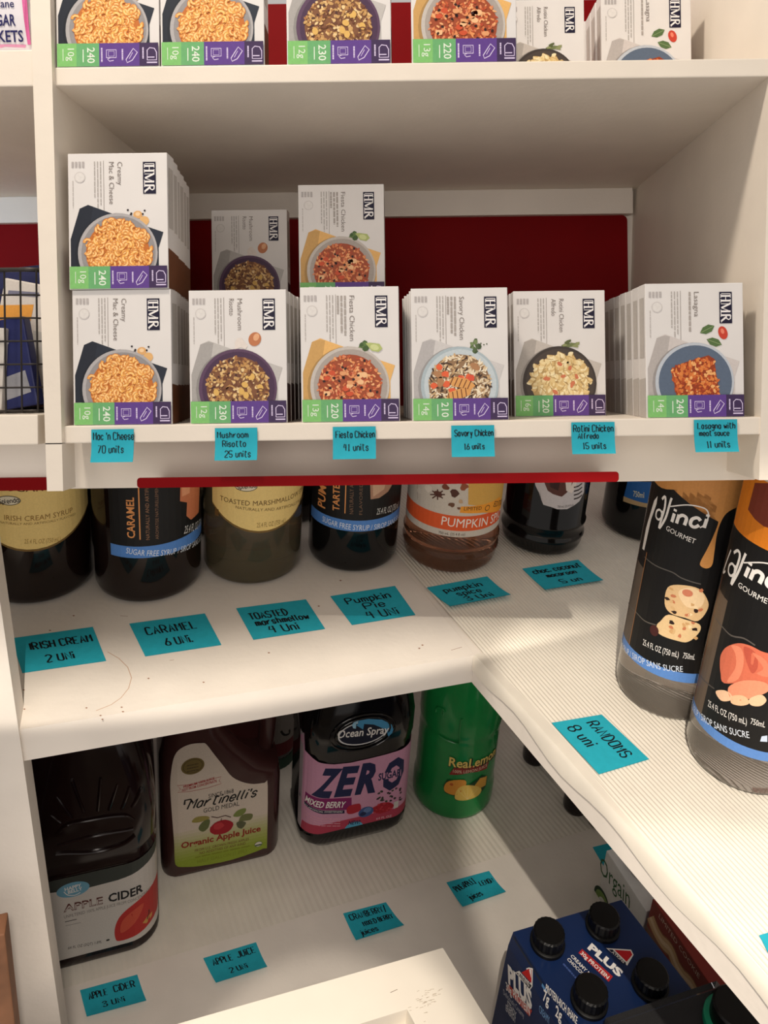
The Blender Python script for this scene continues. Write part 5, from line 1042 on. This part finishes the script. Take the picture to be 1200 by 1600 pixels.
# ---------------------------------------------------------------- teal notes lying on the shelves
def note(quad, z, lines, label, lift=.0, curl=.0, up=None):
    c = [on(x, y, z) for x, y in quad]                   # top-left, top-right, bottom-right, bottom-left as written
    base = (c[0] + c[1] + c[2] + c[3]) / 4
    t = thing('sticky_note', label, 'sticky note', base, M, 'teal notes lying on the shelves')
    def mp(s_, v, l):
        k = -v; p = (c[0] * (1 - s_) + c[1] * s_) * (1 - k) + (c[3] * (1 - s_) + c[2] * s_) * k
        e = curl * (max(0, k - .35) / .65) ** 2 * (1 + .4 * s_)
        return (p.x, p.y, z + .0007 + lift + e + l)
    bm = bmesh.new(); N = 8; g = [[[bm.verts.new(Vector(mp(i / 8, -j / N, d_)) - base) for i in range(9)] for j in range(N + 1)] for d_ in (0, -.0005)]
    for j in range(N):
        for i in range(8):
            bm.faces.new((g[0][j][i], g[0][j + 1][i], g[0][j + 1][i + 1], g[0][j][i + 1])); bm.faces.new((g[1][j][i], g[1][j][i + 1], g[1][j + 1][i + 1], g[1][j + 1][i]))
    finish(bm, 'paper', teal, t, smooth=True)
    P = Print()
    for txt, s0, v0, s1, v1, hh in lines: m_ = (s0 + s1) / 2; P.hand(txt, (m_ + (s0 - m_) * .9, -v0), (m_ + (s1 - m_) * .9, -v1), hh * .88, pen, 3, w=.024)
    P.build('handwriting', mp, t, base)
N_ = note
N_([(17.5, 998), (145, 980), (166, 1033), (35, 1052)], ZA, [('IRISH CREAM', .13, .42, .97, .42, .22), ('2 UNi', .30, .82, .66, .82, .22)], 'teal note reading Irish Cream 2 uni')
N_([(202, 975), (320, 959), (346, 1008), (227, 1026)], ZA, [('CARAMEL', .12, .42, .84, .42, .25), ('6 UNi.', .30, .80, .68, .80, .24)], 'teal note reading Caramel 6 uni')
N_([(369, 951), (478, 937), (508, 983), (396, 1000)], ZA, [('TOASTED', .08, .42, .66, .42, .22), ('marshmellow', .10, .63, .92, .63, .20), ('4 Uni', .25, .90, .68, .90, .24)], 'teal note reading Toasted marshmellow 4 uni')
N_([(516, 932), (617, 916), (649, 961), (550, 977)], ZA, [('Pumpkin', .12, .36, .86, .36, .22), ('Pie', .34, .60, .68, .60, .21), ('4 UNi', .28, .90, .80, .90, .24)], 'teal note reading Pumpkin Pie 4 uni')
N_([(666.5, 918.5), (761, 901), (797.5, 934), (703.5, 951)], ZB + .001, [('pumpkin', .14, .36, .82, .36, .22), ('spice', .28, .60, .70, .60, .22), ('3 Uni', .30, .90, .78, .90, .24)], 'teal note reading pumpkin spice 3 uni', curl=.004)
N_([(816, 889), (903.5, 875), (942, 910), (851.5, 924)], ZB + .001, [('choc. coconut', .06, .30, .97, .30, .20), ('macaroon', .22, .52, .78, .52, .17), ('5 un', .34, .86, .72, .86, .20)], 'teal note reading choc coconut macaroon 5 un', curl=.003)
N_([(940, 1117), (1014, 1186.5), (936, 1210), (862, 1130)], ZB + .001, [('RANDOMS', .08, .42, .90, .40, .24), ('8 uni', .12, .82, .56, .80, .26)], 'teal note reading Randoms 8 uni', curl=.0)
N_([(125, 1547.6), (214.5, 1523), (229, 1568), (136, 1592)], ZC, [('APPLE', .10, .40, .44, .40, .24), ('CiDER', .53, .38, .92, .38, .24), ('3 UNi', .28, .80, .68, .80, .22)], 'teal note reading Apple Cider 3 uni', curl=.006)
N_([(317.5, 1497.5), (400, 1472.5), (417.5, 1515), (337.5, 1539)], ZC, [('APPLE', .10, .36, .50, .36, .24), ('JUiCE', .56, .34, .94, .34, .24), ('2 UNi', .32, .80, .68, .80, .22)], 'teal note reading Apple Juice 2 uni', curl=.006)
N_([(536, 1427.5), (603, 1410), (631, 1450), (556, 1472.5)], ZC, [('CRANBERRY/', .05, .30, .95, .30, .22), ('MIXED BERRY', .26, .60, .97, .60, .18), ('juices', .12, .90, .52, .90, .22)], 'teal note reading Cranberry Mixed Berry juices', curl=.006)
N_([(697.5, 1379), (764, 1361), (790, 1397.5), (722.5, 1420)], ZC, [('PINEAPPLE/', .08, .42, .62, .30, .22), ('LEMON', .62, .46, .96, .46, .2), ('juices', .22, .86, .56, .82, .24)], 'teal note reading Pineapple Lemon juices', curl=.006)
N_([(926, 1324), (990, 1308), (1018, 1345), (948, 1362)], ZC, [], 'teal note half hidden under the right shelf behind the white carton')
N_([(1186, 1462), (1262, 1440), (1300, 1500), (1218, 1524)], ZB + .001, [], 'teal note cut off by the right edge of the picture')

# ---------------------------------------------------------------- pieces that belong to one part go one level deeper
DEEP = {'handwriting': 'paper', 'grip_ridge': 'jug_body', 'shoulder_flute': 'jug_body', 'moulded_ring': 'bottle_body', 'moulded_swirl': 'bottle_body', 'packet_print': 'packet', 'scuff_marks': 'crate_body', 'bag_print': 'bag_body', 'top_print': 'carton', 'side_print_pack': 'carton'}
for root in [o for o in C.objects if o.type == 'EMPTY']:
    kids = list(root.children)
    for k in kids:
        host = DEEP.get(k.name.split('.')[0])
        h = [q for q in kids if q.name.split('.')[0] == host]
        if h: k.parent = h[0]
